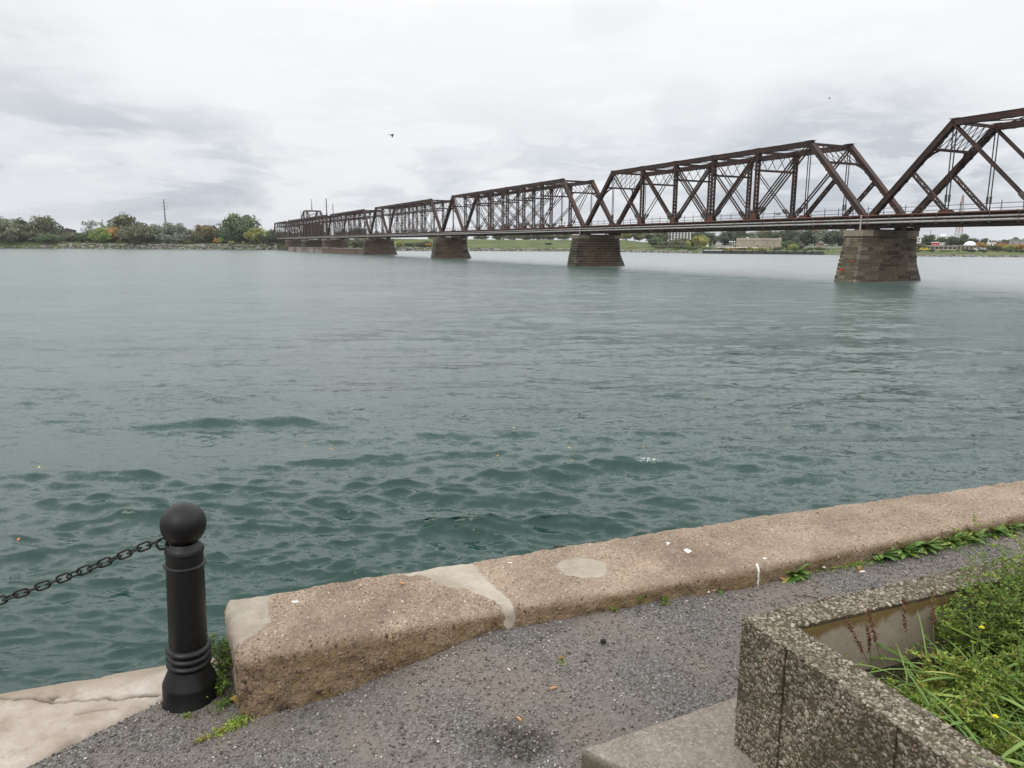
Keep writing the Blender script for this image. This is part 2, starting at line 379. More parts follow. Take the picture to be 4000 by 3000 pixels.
# vertical quay face below the path
qv = MB(); xs = [-60, -20, -6, -3, -1, 1, 3, 6, 12, 25, 60]
for a, b in zip(xs[:-1], xs[1:]): qv.prism([(a, quay_y(a)-.02), (a, quay_y(a)-.6), (b, quay_y(b)-.6), (b, quay_y(b)-.02)], -5, -.055)
tag(qv.build('quay_wall', M_QUAYCONC), 'vertical concrete quay face dropping from the path into the river', 'quay wall')

def make_slab():
    xs = np.concatenate([-np.geomspace(28, 3.05, 14), np.arange(-3, -.99, .0085)]); vs = np.concatenate([np.arange(0, 1.6, .0085), np.geomspace(1.62, 10, 10)])
    A, Bv = np.meshgrid(xs, vs, indexing='ij'); X = A+Bv*.3528; Y = quay_y(A)-Bv*.9357
    crack = [tuple(zz(*p, 0)[:2]) for p in ((0, 1509), (40, 1512), (75, 1508), (130, 1515), (190, 1516), (225, 1512), (270, 1509), (300, 1505), (345, 1502))]
    crack2 = [tuple(zz(*p, 0)[:2]) for p in ((165, 1543), (215, 1536), (250, 1533))]
    wob = (vnoise2(X*22, Y*22, 8, 4)-.5)*.045
    dk = line_d(X+wob, Y+wob, crack); dk2 = line_d(X+wob*.6, Y+wob*.6, crack2)
    wd = .002+.012*sstep(.6, .85, vnoise2(X*9+4, Y*9, 2, 2))
    ck = np.maximum(sstep(wd+.007, wd*.4, dk), .5*sstep(.009, .002, dk2))
    s = poly_sd(X, Y, SLAB)+(vnoise2(X*14, Y*14, 9, 4)-.5)*.05
    Z = .003-.012*ck-.05*sstep(-.035, .03, s)-.02*sstep(.035, 0., Bv)+.006*(vnoise2(X*10, Y*10, 4, 4)-.5)
    edge = sstep(.12, .03, Bv+(vnoise2(X*12, Y*12, 19, 4)-.5)*.1)
    idx = np.arange(X.size).reshape(X.shape); Fc = np.stack([idx[:-1, :-1], idx[:-1, 1:], idx[1:, 1:], idx[1:, :-1]], -1).reshape(-1, 4)
    keep = (s.ravel()[Fc] < .05).all(1); Fc = Fc[keep]
    me = npmesh('pavement', np.stack([X, Y, Z], -1).reshape(-1, 3), Fc, {'crack': ck.ravel(), 'edge': edge.ravel()})
    m = NT('pale_concrete', .9, .25); p = m.pos()
    c = m.ramp(m.noise(5, 7, .65, p), [(.3, (.215, .17, .132)), (.46, (.315, .265, .222)), (.56, (.37, .325, .28)), (.7, (.46, .42, .38))])
    c = m.mix(m.ramp(m.noise(45, 5, .7, p), [(.58, 0), (.70, .75)]), c, (.24, .19, .145)); c = m.mix(m.ramp(m.noise(17, 6, .7, p), [(.55, 0), (.68, .55)]), c, (.34, .27, .21))
    c = m.mix(m.math('MULTIPLY', m.attr('edge'), .75), c, (.24, .20, .15))
    c = m.mix(m.attr('crack'), c, (.10, .085, .06))
    m.done(c, m.bump(m.noise(55, 6, .7, p), .6, .008))
    tag(link('pavement', me, m.m, smooth=True), kind='structure')
make_slab()

# ---- stones: one small faceted pebble repeated in numpy
def pebbles(P, N, size, flat=.6, sub=False, jitter=.28, seed=1, el=(.75, 1.5)):
    """P (n,3) centres, N (n,3) normals, size (n,) -> verts, tri faces, per-face index of pebble"""
    r = np.random.default_rng(seed); n = len(P)
    b = np.array([[1, 0, 0], [-1, 0, 0], [0, 1, 0], [0, -1, 0], [0, 0, 1], [0, 0, -1]], float)
    f = np.array([[0, 2, 4], [2, 1, 4], [1, 3, 4], [3, 0, 4], [2, 0, 5], [1, 2, 5], [3, 1, 5], [0, 3, 5]])
    if sub:
        vs_ = [tuple(v) for v in b]; key = {}; nf = []
        def mid(i, j):
            k = (min(i, j), max(i, j))
            if k not in key:
                q = np.array(vs_[i])+np.array(vs_[j]); q /= np.linalg.norm(q); key[k] = len(vs_); vs_.append(tuple(q))
            return key[k]
        for a, c, d in f:
            ab, bc, ca = mid(a, c), mid(c, d), mid(d, a); nf += [(a, ab, ca), (ab, c, bc), (ca, bc, d), (ab, bc, ca)]
        b = np.array(vs_); f = np.array(nf)
    N = N/np.linalg.norm(N, axis=1)[:, None]
    ref = np.where(np.abs(N[:, 2:3]) < .9, np.array([[0, 0, 1.]]), np.array([[1., 0, 0]]))
    a1 = np.cross(N, ref); a1 /= np.linalg.norm(a1, axis=1)[:, None]; a2 = np.cross(N, a1)
    th = r.uniform(0, 6.28, n)[:, None]; u1 = a1*np.cos(th)+a2*np.sin(th); u2 = -a1*np.sin(th)+a2*np.cos(th)
    e = r.uniform(el[0], el[1], n)
    loc = b[None]*(1+r.uniform(-jitter, jitter, (n, len(b), 1)))
    V = P[:, None]+(u1[:, None]*loc[:, :, :1]*e[:, None, None]+u2[:, None]*loc[:, :, 1:2]/np.sqrt(e)[:, None, None]+N[:, None]*loc[:, :, 2:]*flat)*(size/2)[:, None, None]
    Fc = f[None]+np.arange(n)[:, None, None]*len(b)
    return V.reshape(-1, 3), Fc.reshape(-1, 3), np.repeat(np.arange(n), len(f))
M_GRAVEL = tinted('loose_gravel', [(0, (.05, .042, .036)), (.25, (.112, .096, .082)), (.55, (.20, .175, .152)), (.82, (.30, .27, .24)), (.96, (.45, .415, .375)), (1, (.62, .59, .55))], .85, .3, .25, 90)
PL0 = np.array([.70, 2.09]); PA = np.array([.927, .375]); PB_ = np.array([.375, -.927])
STEP = [(.222, 2.072), (.775, 2.350), (1.5, 2.72), (2.6, .2), (1.5, .6), (.75, 1.62), (.335, 1.975)]
def make_gravel():
    n = 185000; r = np.random.default_rng(3)
    X = r.uniform(-2.3, 4.6, n); Y = r.uniform(1.45, 4.6, n)
    ky = np.interp(X, [p[0] for p in KI], [p[1] for p in KI]); ok = ((Y < ky-.0) | (X < -.93)) & (Y < quay_y(X)-.07)
    ok &= poly_sd(X, Y, SLAB) > -.012+.04*(r.random(n)-.6)
    ok &= poly_sd(X, Y, STEP) > 0
    rel = np.stack([X-PL0[0], Y-PL0[1]], -1); a = rel@PA; b = rel@PB_; ok &= ~((a > .0) & (b > .0) & (a < 3.3) & (b < 1.9))
    dens = .62+.38*sstep(.36, .58, vnoise2(X*2.6+5, Y*2.6, 31, 4)); ok &= r.random(n) < dens
    ok &= np.abs(X/Y) < .80
    X, Y = X[ok], Y[ok]; n = len(X); sz = np.exp(r.normal(math.log(.0064), .34, n)); sz = np.clip(sz, .0035, .015)
    sz = sz*(1+.3*wet_hollow(X, Y)); Z = ground_z(X, Y)+sz*.18
    Nn = r.normal(0, .35, (n, 3)); Nn[:, 2] = 1
    V, Fc, pid = pebbles(np.stack([X, Y, Z], -1), Nn, sz, .68, seed=4)
    wetd = wet_hollow(X, Y); tint = np.clip(r.beta(1.35, 1.6, n)+.10*(r.random(n) > .985)*4, 0, 1)*(1-.85*wetd*(r.random(n) < .45))
    me = npmesh('gravel', V, Fc, face_attrs={'tint': tint[pid]})
    tag(link('gravel', me, M_GRAVEL), 'loose grey gravel spread over the path', kind='stuff')
make_gravel()

# ---- kerb wall: two cast blocks and their mortar
def kerb_mat():
    m = NT('exposed_aggregate_kerb', .92, .22); p = m.pos()
    ps = scaled(m, p, 1, 1, 1)
    cell = m.vor(92, ps, out=1); edge = m.vor(92, ps); cell2 = m.vor(210, ps, out=1)
    big = m.noise(3.4, 6, .6, p)
    peb = m.ramp(cell, [(0, (.08, .058, .042)), (.3, (.205, .148, .104)), (.55, (.31, .236, .172)), (.8, (.40, .32, .24)), (.95, (.50, .435, .35)), (1, (.58, .53, .46))])
    peb = m.mix(.35, peb, m.ramp(cell2, [(0, (.08, .06, .045)), (.5, (.22, .16, .12)), (1, (.42, .34, .27))]))
    grout = m.mix(big, (.195, .15, .11), (.29, .233, .175))
    base = m.mix(m.ramp(edge, [(.30, 0), (.52, .8)]), peb, grout)
    base = m.mix(1., base, m.ramp(big, [(.3, .74), (.7, 1.16)]), 'MULTIPLY')
    worn = m.math('MULTIPLY', m.ramp(m.noise(1.9, 6, .66, p), [(.50, 0), (.66, 1)]), m.ramp(m.noise(38, 4, .7, p), [(.4, .0), (.6, .6)]))
    base = m.mix(worn, base, (.35, .285, .222))
    base = m.mix(m.math('MULTIPLY', m.ramp(m.noise(1.3, 5, .7, scaled(m, p, 1.3, .8, 1)), [(.56, 0), (.68, .55)]), 1.), base, (.12, .085, .062))
    dirt = m.math('MULTIPLY', m.attr('dirt'), m.ramp(m.noise(11, 6, .7, p), [(.3, .35), (.6, 1)]))
    base = m.mix(dirt, base, m.mix(m.noise(60, 5, .7, p), (.075, .052, .027), (.27, .19, .10)))
    mort = m.mix(m.ramp(m.noise(7, 7, .72, p), [(.3, 0), (.7, 1)]), (.23, .196, .15), (.395, .355, .295)); mort = m.mix(m.ramp(m.noise(85, 3, .6, p), [(.62, 0), (.7, .6)]), mort, (.16, .125, .09))
    mk = m.ramp(m.math('ADD', m.attr('mortar'), m.math('MULTIPLY', m.math('SUBTRACT', m.noise(34, 6, .75, p), .5), .9)), [(.42, 0), (.58, 1)])
    base = m.mix(mk, base, mort)
    wk = m.ramp(m.math('ADD', m.attr('white'), m.math('MULTIPLY', m.math('SUBTRACT', m.noise(70, 4, .7, p), .5), 1.3)), [(.62, 0), (.7, 1)])
    base = m.mix(wk, base, (.66, .66, .66))
    h = m.math('SUBTRACT', m.math('MULTIPLY', m.noise(45, 6, .7, p), .9), m.math('MULTIPLY', edge, .7))
    h = m.mix(m.math('MULTIPLY', mk, .85), h, (.5, .5, .5))
    return m.done(base, m.bump(h, .75, .007))
M_KERB = kerb_mat()
M_KPEB = tinted('kerb_pebbles', [(0, (.035, .025, .019)), (.25, (.11, .071, .051)), (.5, (.21, .145, .105)), (.75, (.32, .24, .18)), (.92, (.45, .38, .31)), (1, (.58, .53, .48))], .8, .25, .2, 60)
def join_pebbles(name, V, Fc, attrs, n):
    """kerb skin plus the pebbles that stand proud of it, one mesh"""
    if not n: return npmesh(name, V, Fc, attrs)
    r = np.random.default_rng(n); q = V[Fc]; nn = np.cross(q[:, 1]-q[:, 0], q[:, 3]-q[:, 0]); ar = np.linalg.norm(nn, axis=1); cen = q.mean(1)
    # only faces towards the path and the top, within sight
    ok = (nn[:, 2] > .25*ar) | ((nn[:, 1] < -.2*ar) & (cen[:, 2] > -.06)) | ((nn[:, 0] < -.3*ar) & (cen[:, 2] > -.06)); ok &= (cen[:, 0] < 4.6)
    mo = attrs['mortar'][Fc[:, 0]]; ok &= mo < .35; face = np.abs(nn[:, 2]) < .5*ar
    pr = np.where(ok, ar, 0)*np.where(face, .8, 1); fi = r.choice(len(Fc), n, p=pr/pr.sum())
    nor = nn[fi]/ar[fi][:, None]; w_ = r.random((n, 2)); P = q[fi, 0]+(q[fi, 1]-q[fi, 0])*w_[:, :1]+(q[fi, 3]-q[fi, 0])*w_[:, 1:]
    sz = np.clip(np.exp(r.normal(math.log(.0080), .40, n)), .0035, .022)*np.where(face[fi], 1.15, 1); big = face[fi] & (r.random(n) > .985); sz = np.where(big, sz*1.8, sz)
    dens = vnoise2(P[:, 0]*7, P[:, 1]*7+P[:, 2]*5, 12, 3); keep = r.random(n) < .35+.65*sstep(.38, .55, dens); P, nor, sz, fi = P[keep], nor[keep], sz[keep], fi[keep]; n = len(P)
    P = P-nor*(sz*np.where(face[fi], .10, .15))[:, None]; V2, F2, pid = pebbles(P, nor+r.normal(0, .12, (n, 3)), sz, .55, False, .2, 6)
    tint = np.clip(r.beta(1.05, 1.2, n)*(1-.45*attrs['dirt'][Fc[fi, 0]])+.10*attrs['dirt'][Fc[fi, 0]], 0, 1)
    me = bpy.data.meshes.new(name); nq = len(Fc); allv = np.concatenate([V, V2]); lv = np.concatenate([Fc.ravel(), F2.ravel()+len(V)])
    me.vertices.add(len(allv)); me.vertices.foreach_set('co', allv.astype(np.float32).ravel()); me.loops.add(len(lv)); me.loops.foreach_set('vertex_index', lv.astype(np.int32)); me.polygons.add(nq+len(F2))
    me.polygons.foreach_set('loop_start', np.concatenate([np.arange(nq)*4, nq*4+np.arange(len(F2))*3]).astype(np.int32)); me.polygons.foreach_set('loop_total', np.concatenate([np.full(nq, 4), np.full(len(F2), 3)]).astype(np.int32))
    for k_, a_ in attrs.items(): at = me.attributes.new(k_, 'FLOAT', 'POINT'); at.data.foreach_set('value', np.concatenate([a_, np.zeros(len(V2))]).astype(np.float32))
    at = me.attributes.new('tint', 'FLOAT', 'FACE'); at.data.foreach_set('value', np.concatenate([np.zeros(nq), tint[pid]]).astype(np.float32))
    me.update(calc_edges=True); me['mi_n'] = nq
    return me
def kerb_grid(t0o, t1o, t0i, t1i, ztop, r, step, zlow):
    """rounded-box grid: u along, profile across (outer face, top, inner face) + left end"""
    L = t1o-t0o; W = .5; nu = max(8, int(L/step)); hgt = ztop-zlow
    vs_, fs = [], []
    def patch(o, a, b, na, nb):
        g = np.stack(np.meshgrid(np.linspace(0, 1, na+1), np.linspace(0, 1, nb+1), indexing='ij'), -1).reshape(-1, 2)
        P = np.array(o)+g[:, :1]*np.array(a)+g[:, 1:]*np.array(b)
        i = np.arange((na+1)*(nb+1)).reshape(na+1, nb+1); base = sum(len(v) for v in vs_)
        fs.append(np.stack([i[:-1, :-1], i[1:, :-1], i[1:, 1:], i[:-1, 1:]], -1).reshape(-1, 4)+base); vs_.append(P)
    nw = int(W/step); nh = int(hgt/step)
    patch((0, 0, hgt), (L, 0, 0), (0, W, 0), nu, nw); patch((0, 0, 0), (L, 0, 0), (0, 0, hgt), nu, nh)
    patch((L, W, 0), (-L, 0, 0), (0, 0, hgt), nu, nh); patch((0, W, 0), (0, -W, 0), (0, 0, hgt), nw, nh); patch((L, 0, 0), (0, W, 0), (0, 0, hgt), nw, nh)
    P = np.concatenate(vs_); Fc = np.concatenate(fs)
    if t0o == 0:        # the free end is rounded in plan
        for R_, sgn in ((.13, 1), (.05, -1)):
            dx = np.maximum(R_-P[:, 0], 0); dy = np.maximum(P[:, 1]-(W-R_), 0) if sgn > 0 else np.maximum(R_-P[:, 1], 0)
            c_ = (dx > 0) & (dy > 0); k_ = np.where(c_, np.maximum(dx, dy)/np.maximum(np.hypot(dx, dy), 1e-9), 1.)
            P[:, 0] = np.where(c_, R_-dx*k_, P[:, 0]); P[:, 1] = np.where(c_, (W-R_+dy*k_) if sgn > 0 else (R_-dy*k_), P[:, 1])
    q = np.clip(P, [r*1.2 if t0o == 0 else 0, r, -9], [L, W-r, hgt-r]); d = P-q; ln = np.linalg.norm(d, axis=1)
    rad = np.where(ln > 1e-9, r, 0); P2 = np.where((ln > 1e-9)[:, None], q+d/np.maximum(ln, 1e-9)[:, None]*np.minimum(ln, r)[:, None], P)
    u = P2[:, 0]/L; v = P2[:, 1]/W
    o = interp_pl(KO, t0o+u*(t1o-t0o)); i_ = interp_pl(KI, t0i+u*(t1i-t0i))
    xy = i_+(o-i_)*v[:, None]; out = np.column_stack([xy, zlow+P2[:, 2]])
    return out, Fc
def kt(pl, x):
    P = np.array(pl); d = np.concatenate([[0], np.cumsum(np.hypot(*np.diff(P, axis=0).T))]); return np.interp(x, P[:, 0], d)
kerb = empty('sea_wall', (0, 0, 0), 0, 'low brown exposed-aggregate concrete kerb wall running along the quay edge', 'kerb wall')
KZ = .235
P22 = lambda pts, z=KZ: [tuple(zz(x, y, z)[:2]) for x, y in pts]
MORT_POLY = [P22([(855, 1226), (995, 1205), (1016, 1212), (1037, 1236), (1060, 1259), (1086, 1282), (1105, 1301), (1123, 1320), (1124, 1334), (1098, 1330), (1092, 1320), (1070, 1299), (1011, 1276), (962, 1263), (914, 1247), (861, 1237)]),
             P22([(470, 1330), (500, 1290), (600, 1258), (760, 1240), (862, 1222), (862, 1236), (760, 1251), (640, 1268), (582, 1285), (581, 1343), (562, 1364), (520, 1384), (480, 1395)]),
             P22([(1198, 1222), (1215, 1208), (1250, 1203), (1300, 1210), (1316, 1222), (1306, 1238), (1270, 1244), (1225, 1240)])]
WHITE = [((1638, 1222), (4, 9)), ((1652, 1205), (6, 3)), ((1485, 1188), (11, 5)), ((1443, 1171), (7, 3)), ((1102, 1214), (7, 3)), ((638, 1301), (12, 4))]
def finish_kerb(V, Fc, name, label, npeb=0):
    X, Y, Z = V.T
    nz = (vnoise2(X*16+30, Y*16+Z*16, 14, 4)-.5)
    low = sstep(KZ-.01, KZ-.10, Z)
    cx, cy = X.mean(), Y.mean()
    # roughness: lumps on the faces, slight waviness on top
    ky = np.interp(X, [p[0] for p in KI], [p[1] for p in KI])
    V[:, 1] += nz*.045*low*(1 if True else 0); V[:, 2] += (vnoise2(X*4+9, Y*4, 6, 3)-.5)*.014+nz*.020
    dirt = np.clip(low*1.1+.75*sstep(.10, .0, Y-ky-.02*(nz*4))*sstep(KZ+.0, KZ-.04, Z), 0, 1)
    mort = np.zeros(len(V))
    for pl in MORT_POLY: mort = np.maximum(mort, sstep(.03, -.03, poly_sd(X, Y, pl)+nz*.03))
    mort = mort*sstep(KZ-.16-.10*sstep(-.7, -.95, X), KZ-.04-.14*sstep(-.7, -.95, X), Z+nz*.05)
    wh = np.zeros(len(V))
    for (a, b), (ra, rb) in WHITE:
        c = zz(a, b, KZ); e1 = zz(a+ra, b, KZ); e2 = zz(a, b+rb, KZ); s1 = np.hypot(*(e1-c)[:2]); s2 = np.hypot(*(e2-c)[:2])
        wh = np.maximum(wh, sstep(1.5, .2, np.hypot((X-c[0])/s1, (Y-c[1])/s2)))
    me = join_pebbles(name, V, Fc, {'dirt': dirt, 'mortar': mort, 'white': wh}, npeb)
    o = link(name, me, [M_KERB, M_KPEB], kerb); tag(o, label)
    if npeb: me.polygons.foreach_set('material_index', me['mi_n']*[0]+(len(me.polygons)-me['mi_n'])*[1])
    me.polygons.foreach_set('use_smooth', [True]*len(me.polygons))
jo, ji = kt(KO, float(zz(1017, 1214, KZ)[0])), kt(KI, float(zz(1122, 1322, KZ)[0]))
V, Fc = kerb_grid(0, jo, 0, ji, KZ, .042, .0085, -.12); finish_kerb(V, Fc, 'kerb_block', 'end block with rounded corner and pale mortar repair', 15000)
V, Fc = kerb_grid(jo+.001, kt(KO, 6), ji+.001, kt(KI, 5.6), KZ-.004, .032, .0095, -.12); finish_kerb(V, Fc, 'kerb_block', None, 42000)
V, Fc = kerb_grid(kt(KO, 6)+.01, kt(KO, 38), kt(KI, 5.6)+.01, kt(KI, 37), KZ-.002, .04, .12, -.12); finish_kerb(V, Fc, 'kerb_block', None)

# ---- concrete step slab by the planter
def make_step():
    m = NT('grey_aggregate_slab', .92, .2); p = m.pos()
    c1 = m.ramp(m.vor(120, p, out=1), [(0, (.10, .085, .07)), (.4, (.20, .172, .145)), (.8, (.29, .257, .22)), (1, (.42, .385, .335))])
    c1 = m.mix(.45, c1, m.mix(m.ramp(m.noise(5, 7, .7, p), [(.35, 0), (.65, 1)]), (.16, .135, .11), (.29, .257, .22)))
    c1 = m.mix(m.ramp(m.noise(60, 4, .7, p), [(.58, 0), (.68, .6)]), c1, (.10, .08, .06))
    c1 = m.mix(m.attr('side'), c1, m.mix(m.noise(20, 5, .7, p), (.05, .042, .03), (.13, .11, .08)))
    m.done(c1, m.bump(m.noise(80, 6, .7, p), .7, .008))
    P = []
    for (ax, ay), (bx, by) in zip(STEP, STEP[1:]+STEP[:1]):
        L = math.hypot(bx-ax, by-ay); k = max(2, int(L/.012))
        for i in range(k): P.append((ax+(bx-ax)*i/k, ay+(by-ay)*i/k))
    P = np.array(P); n = len(P); cen = np.array([1.0, 1.6]); rad = P-cen; rad /= np.linalg.norm(rad, axis=1)[:, None]
    j = (vnoise2(P[:, 0]*28, P[:, 1]*28, 41, 4)-.5)[:, None]; top = .088
    rings = []
    for ins, z in ((.0, -.06), (.001, top-.03), (.003, top-.012), (.009, top-.003), (.018, top), (.05, top+.001)): rings.append(np.column_stack([P-rad*(ins+j*.016), np.full(n, z)+(j[:, 0]*.008 if z > 0 else 0)]))
    V = np.concatenate(rings); q = []
    for r_ in range(len(rings)-1):
        for i in range(n): k = (i+1) % n; q.append((r_*n+i, r_*n+k, (r_+1)*n+k, (r_+1)*n+i))
    me = bpy.data.meshes.new('step_slab'); me.from_pydata([tuple(v) for v in V], [], [f[::-1] for f in q]+[tuple(range((len(rings)-1)*n, len(rings)*n))[::-1]])
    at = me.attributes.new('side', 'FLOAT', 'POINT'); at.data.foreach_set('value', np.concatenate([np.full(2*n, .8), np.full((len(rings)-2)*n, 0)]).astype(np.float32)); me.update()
    import bmesh
    bm = bmesh.new(); bm.from_mesh(me); bmesh.ops.recalc_face_normals(bm, faces=bm.faces); bm.to_mesh(me); bm.free()
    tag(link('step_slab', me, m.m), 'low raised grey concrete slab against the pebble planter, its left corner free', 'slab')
make_step()

# ------------------------------------------------------------------ planter
M_PEB = tinted('wall_pebbles', [(0, (.055, .046, .031)), (.3, (.125, .106, .078)), (.6, (.21, .183, .14)), (.85, (.30, .268, .215)), (.96, (.40, .365, .305)), (1, (.22, .14, .105))], .75, .3, .35, 30)
def planter_matrix():
    m = NT('dirty_cement', .95, .15); p = m.obj()
    c = m.mix(m.ramp(m.noise(14, 6, .7, p), [(.35, 0), (.65, 1)]), (.045, .037, .022), (.10, .082, .052))
    c = m.mix(m.ramp(m.noise(4, 5, .6, p), [(.55, 0), (.7, .5)]), c, (.06, .062, .03))
    return m.done(c, m.bump(m.noise(90, 5, .7, p), .6, .006))
def inner_mat():
    m = NT('stained_inner_wall', .9, .2); p = m.obj()
    c = m.mix(m.noise(30, 6, .7, p), (.22, .185, .14), (.33, .285, .225))
    st = m.ramp(m.math('ADD', m.attr('stain'), m.math('MULTIPLY', m.math('SUBTRACT', m.noise(9, 6, .7, scaled(m, p, 1, 1, .5)), .5), .9)), [(.4, 0), (.62, 1)])
    c = m.mix(st, c, m.mix(m.noise(12, 5, .7, p), (.085, .06, .028), (.20, .135, .05)))
    c = m.mix(m.ramp(m.noise(120, 3, .6, p), [(.66, 0), (.7, .8)]), c, (.05, .045, .035))
    return m.done(c, m.bump(m.noise(60, 5), .3, .004))
M_PMAT = planter_matrix(); M_PIN = inner_mat()
PTOP = .52; PT = .115; LA, LB = 3.0, 1.75; SOIL = .30
planter = empty('planter', (PL0[0], PL0[1], 0), math.atan2(PA[1], PA[0]), 'square pebble-faced concrete planter overgrown with green weeds', 'planter')
def plw(a, b, z=0.):                       # planter local (a along back wall, b towards the camera) -> local xyz of its Empty
    return (a, -b, z)
def plworld(a, b, z): q = PL0+PA*a+PB_*b; return Vector((q[0], q[1], z))
def wall_bumpy(name, faces, npeb, seed, size=.0125, label=None, core=None):
    """core boxes + thousands of set pebbles in one mesh (two materials)"""
    r = np.random.default_rng(seed); Ps, Ns = [], []
    areas = np.array([np.linalg.norm(np.cross(f[1], f[2])) for f in faces]); cnt = (npeb*areas/areas.sum()).astype(int)
    for (o, e1, e2, emb, sc_), c in zip(faces, cnt):
        o, e1, e2 = map(np.array, (o, e1, e2)); g = r.random((c, 2)); nn = np.cross(e1, e2); nn = nn/np.linalg.norm(nn)
        Ps.append(o+g[:, :1]*e1+g[:, 1:]*e2+nn*emb); Ns.append(nn+r.normal(0, .22, (c, 3)))
    P = np.concatenate(Ps); Nn = np.concatenate(Ns); n = len(P)
    sz = np.clip(np.exp(r.normal(math.log(size), .30, n)), .006, .026)
    V, Fc, pid = pebbles(P, Nn, sz, .62, True, .13, seed)
    dirty = vnoise2(P[:, 0]*9+P[:, 2]*7, P[:, 1]*9+P[:, 2]*5, 5, 3)
    vert = np.abs(Nn[:, 2]) < .6
    tint = np.clip(r.beta(1.9, 1.9, n)-.26*vert*sstep(.42, .66, dirty)-.04*vert-.14*(~vert)*sstep(.5, .7, dirty), 0, .97); tint[r.random(n) > .992] = 1.
    me0 = bpy.data.meshes.new('tmp'); cv = np.array(core.v); cf = core.f
    quads = [f for f in cf if len(f) == 4]
    me = bpy.data.meshes.new(name)
    allv = np.concatenate([V, cv]); nf3 = len(Fc); off = len(V)
    lv = np.concatenate([Fc.ravel(), np.array(quads).ravel()+off]); npoly = nf3+len(quads)
    me.vertices.add(len(allv)); me.vertices.foreach_set('co', allv.astype(np.float32).ravel())
    me.loops.add(len(lv)); me.loops.foreach_set('vertex_index', lv.astype(np.int32)); me.polygons.add(npoly)
    ls = np.concatenate([np.arange(nf3)*3, nf3*3+np.arange(len(quads))*4]); lt = np.concatenate([np.full(nf3, 3), np.full(len(quads), 4)])
    me.polygons.foreach_set('loop_start', ls.astype(np.int32)); me.polygons.foreach_set('loop_total', lt.astype(np.int32))
    mi = np.concatenate([np.zeros(nf3), np.ones(len(quads))]).astype(np.int32)
    at = me.attributes.new('tint', 'FLOAT', 'FACE'); at.data.foreach_set('value', np.concatenate([tint[pid], np.full(len(quads), .3)]).astype(np.float32))
    me.update(calc_edges=True)
    o = link(name, me, [M_PEB, M_PMAT], planter); me.polygons.foreach_set('material_index', mi)
    me.polygons.foreach_set('use_smooth', mi == 0)
    if label: o['label'] = label
def make_planter():
    # left (front-facing) wall: vertical ribs; outer face at a=0 (some panels set back)
    core = MB(); faces = []; rib = .185; b0 = .0; k = 0
    setb = [0., .006, .0, .005, .001, .006, 0., .005, .0, .006]
    while b0 < LB-.01:
        b1 = min(LB, b0+rib); s = setb[k % 10]; g = .0015
        core.box(s, PT, -b1+g, -b0-g, -.2, PTOP-.004)
        core.box(s+.004, PT-.002, -b0-g, -b0+g, -.2, PTOP-.012)
        faces.append(((s, -b0-g, -.02), (0, -(b1-b0)+2*g, 0), (0, 0, PTOP+.015), -.0005, 1))
        faces.append(((s, -b0, PTOP-.004), (PT-s, 0, 0), (0, -(b1-b0), 0), -.001, 1))
        b0 = b1; k += 1
    # rounded upper lip towards camera
    faces = [(f[0], f[2], f[1], f[3], f[4]) if abs(np.cross(f[1], f[2])[0]) > 1e-6 and np.cross(f[1], f[2])[0] > 0 else f for f in faces]
    faces = [(f[0], f[2], f[1], f[3], f[4]) if np.cross(f[1], f[2])[2] < -1e-6 else f for f in faces]
    wall_bumpy('pebble_wall', faces, 26000, 11, .0086, core=core)
    # back wall (towards the river)
    core = MB(); core.box(PT+.001, LA, -.105, 0, -.2, PTOP-.004); faces = [((PT, -.105, PTOP-.004), (LA-PT, 0, 0), (0, .105, 0), -.001, 1), ((PT, 0, .1), (0, 0, PTOP-.1), (LA-PT, 0, 0), -.001, 1)]
    wall_bumpy('pebble_wall', faces, 24000, 12, .0092, core=core)
    # inner faces
    nx, nz = 260, 40; X, Z = np.meshgrid(np.linspace(PT, LA-.1, nx), np.linspace(.1, PTOP-.012, nz), indexing='ij')
    st = sstep(PTOP-.10, PTOP-.01, Z+(vnoise2(X*11, Z*3, 3, 4)-.5)*.13)*.72+.42*sstep(.22, .02, X-PT)+.3*sstep(.55, 1., X)
    idx = np.arange(X.size).reshape(X.shape); Fc = np.stack([idx[:-1, :-1], idx[1:, :-1], idx[1:, 1:], idx[:-1, 1:]], -1).reshape(-1, 4)
    Yl = np.full_like(X, -.109)-.004*vnoise2(X*20, Z*20, 2, 3)
    link('inner_lining', npmesh('inner_lining', np.stack([X, Yl, Z], -1).reshape(-1, 3), Fc, {'stain': st.ravel()}), M_PIN, planter, smooth=True)
    # soil
    xs, ys = np.linspace(PT-.01, LA, 120), np.linspace(.1, LB, 80); X, Y = np.meshgrid(xs, ys, indexing='ij')
    idx = np.arange(X.size).reshape(X.shape); Fc = np.stack([idx[:-1, :-1], idx[:-1, 1:], idx[1:, 1:], idx[1:, :-1]], -1).reshape(-1, 4)
    link('soil', npmesh('soil', np.stack([X, -Y, SOIL+.03*vnoise2(X*8, Y*8, 4, 3)], -1).reshape(-1, 3), Fc), simple('dark_soil', (.035, .026, .018), .95, .5, 25, bump=.8, bscale=60), planter, smooth=True)
    e = MB(); e.box(LA+.001, LA+.11, -LB, 0, -.2, PTOP-.006); e.build('end_wall', M_PMAT, planter)
    e = MB(); e.box(PT+.001, LA, -LB-.1, -LB-.001, -.2, PTOP-.006); e.build('end_wall', M_PMAT, planter)
make_planter()

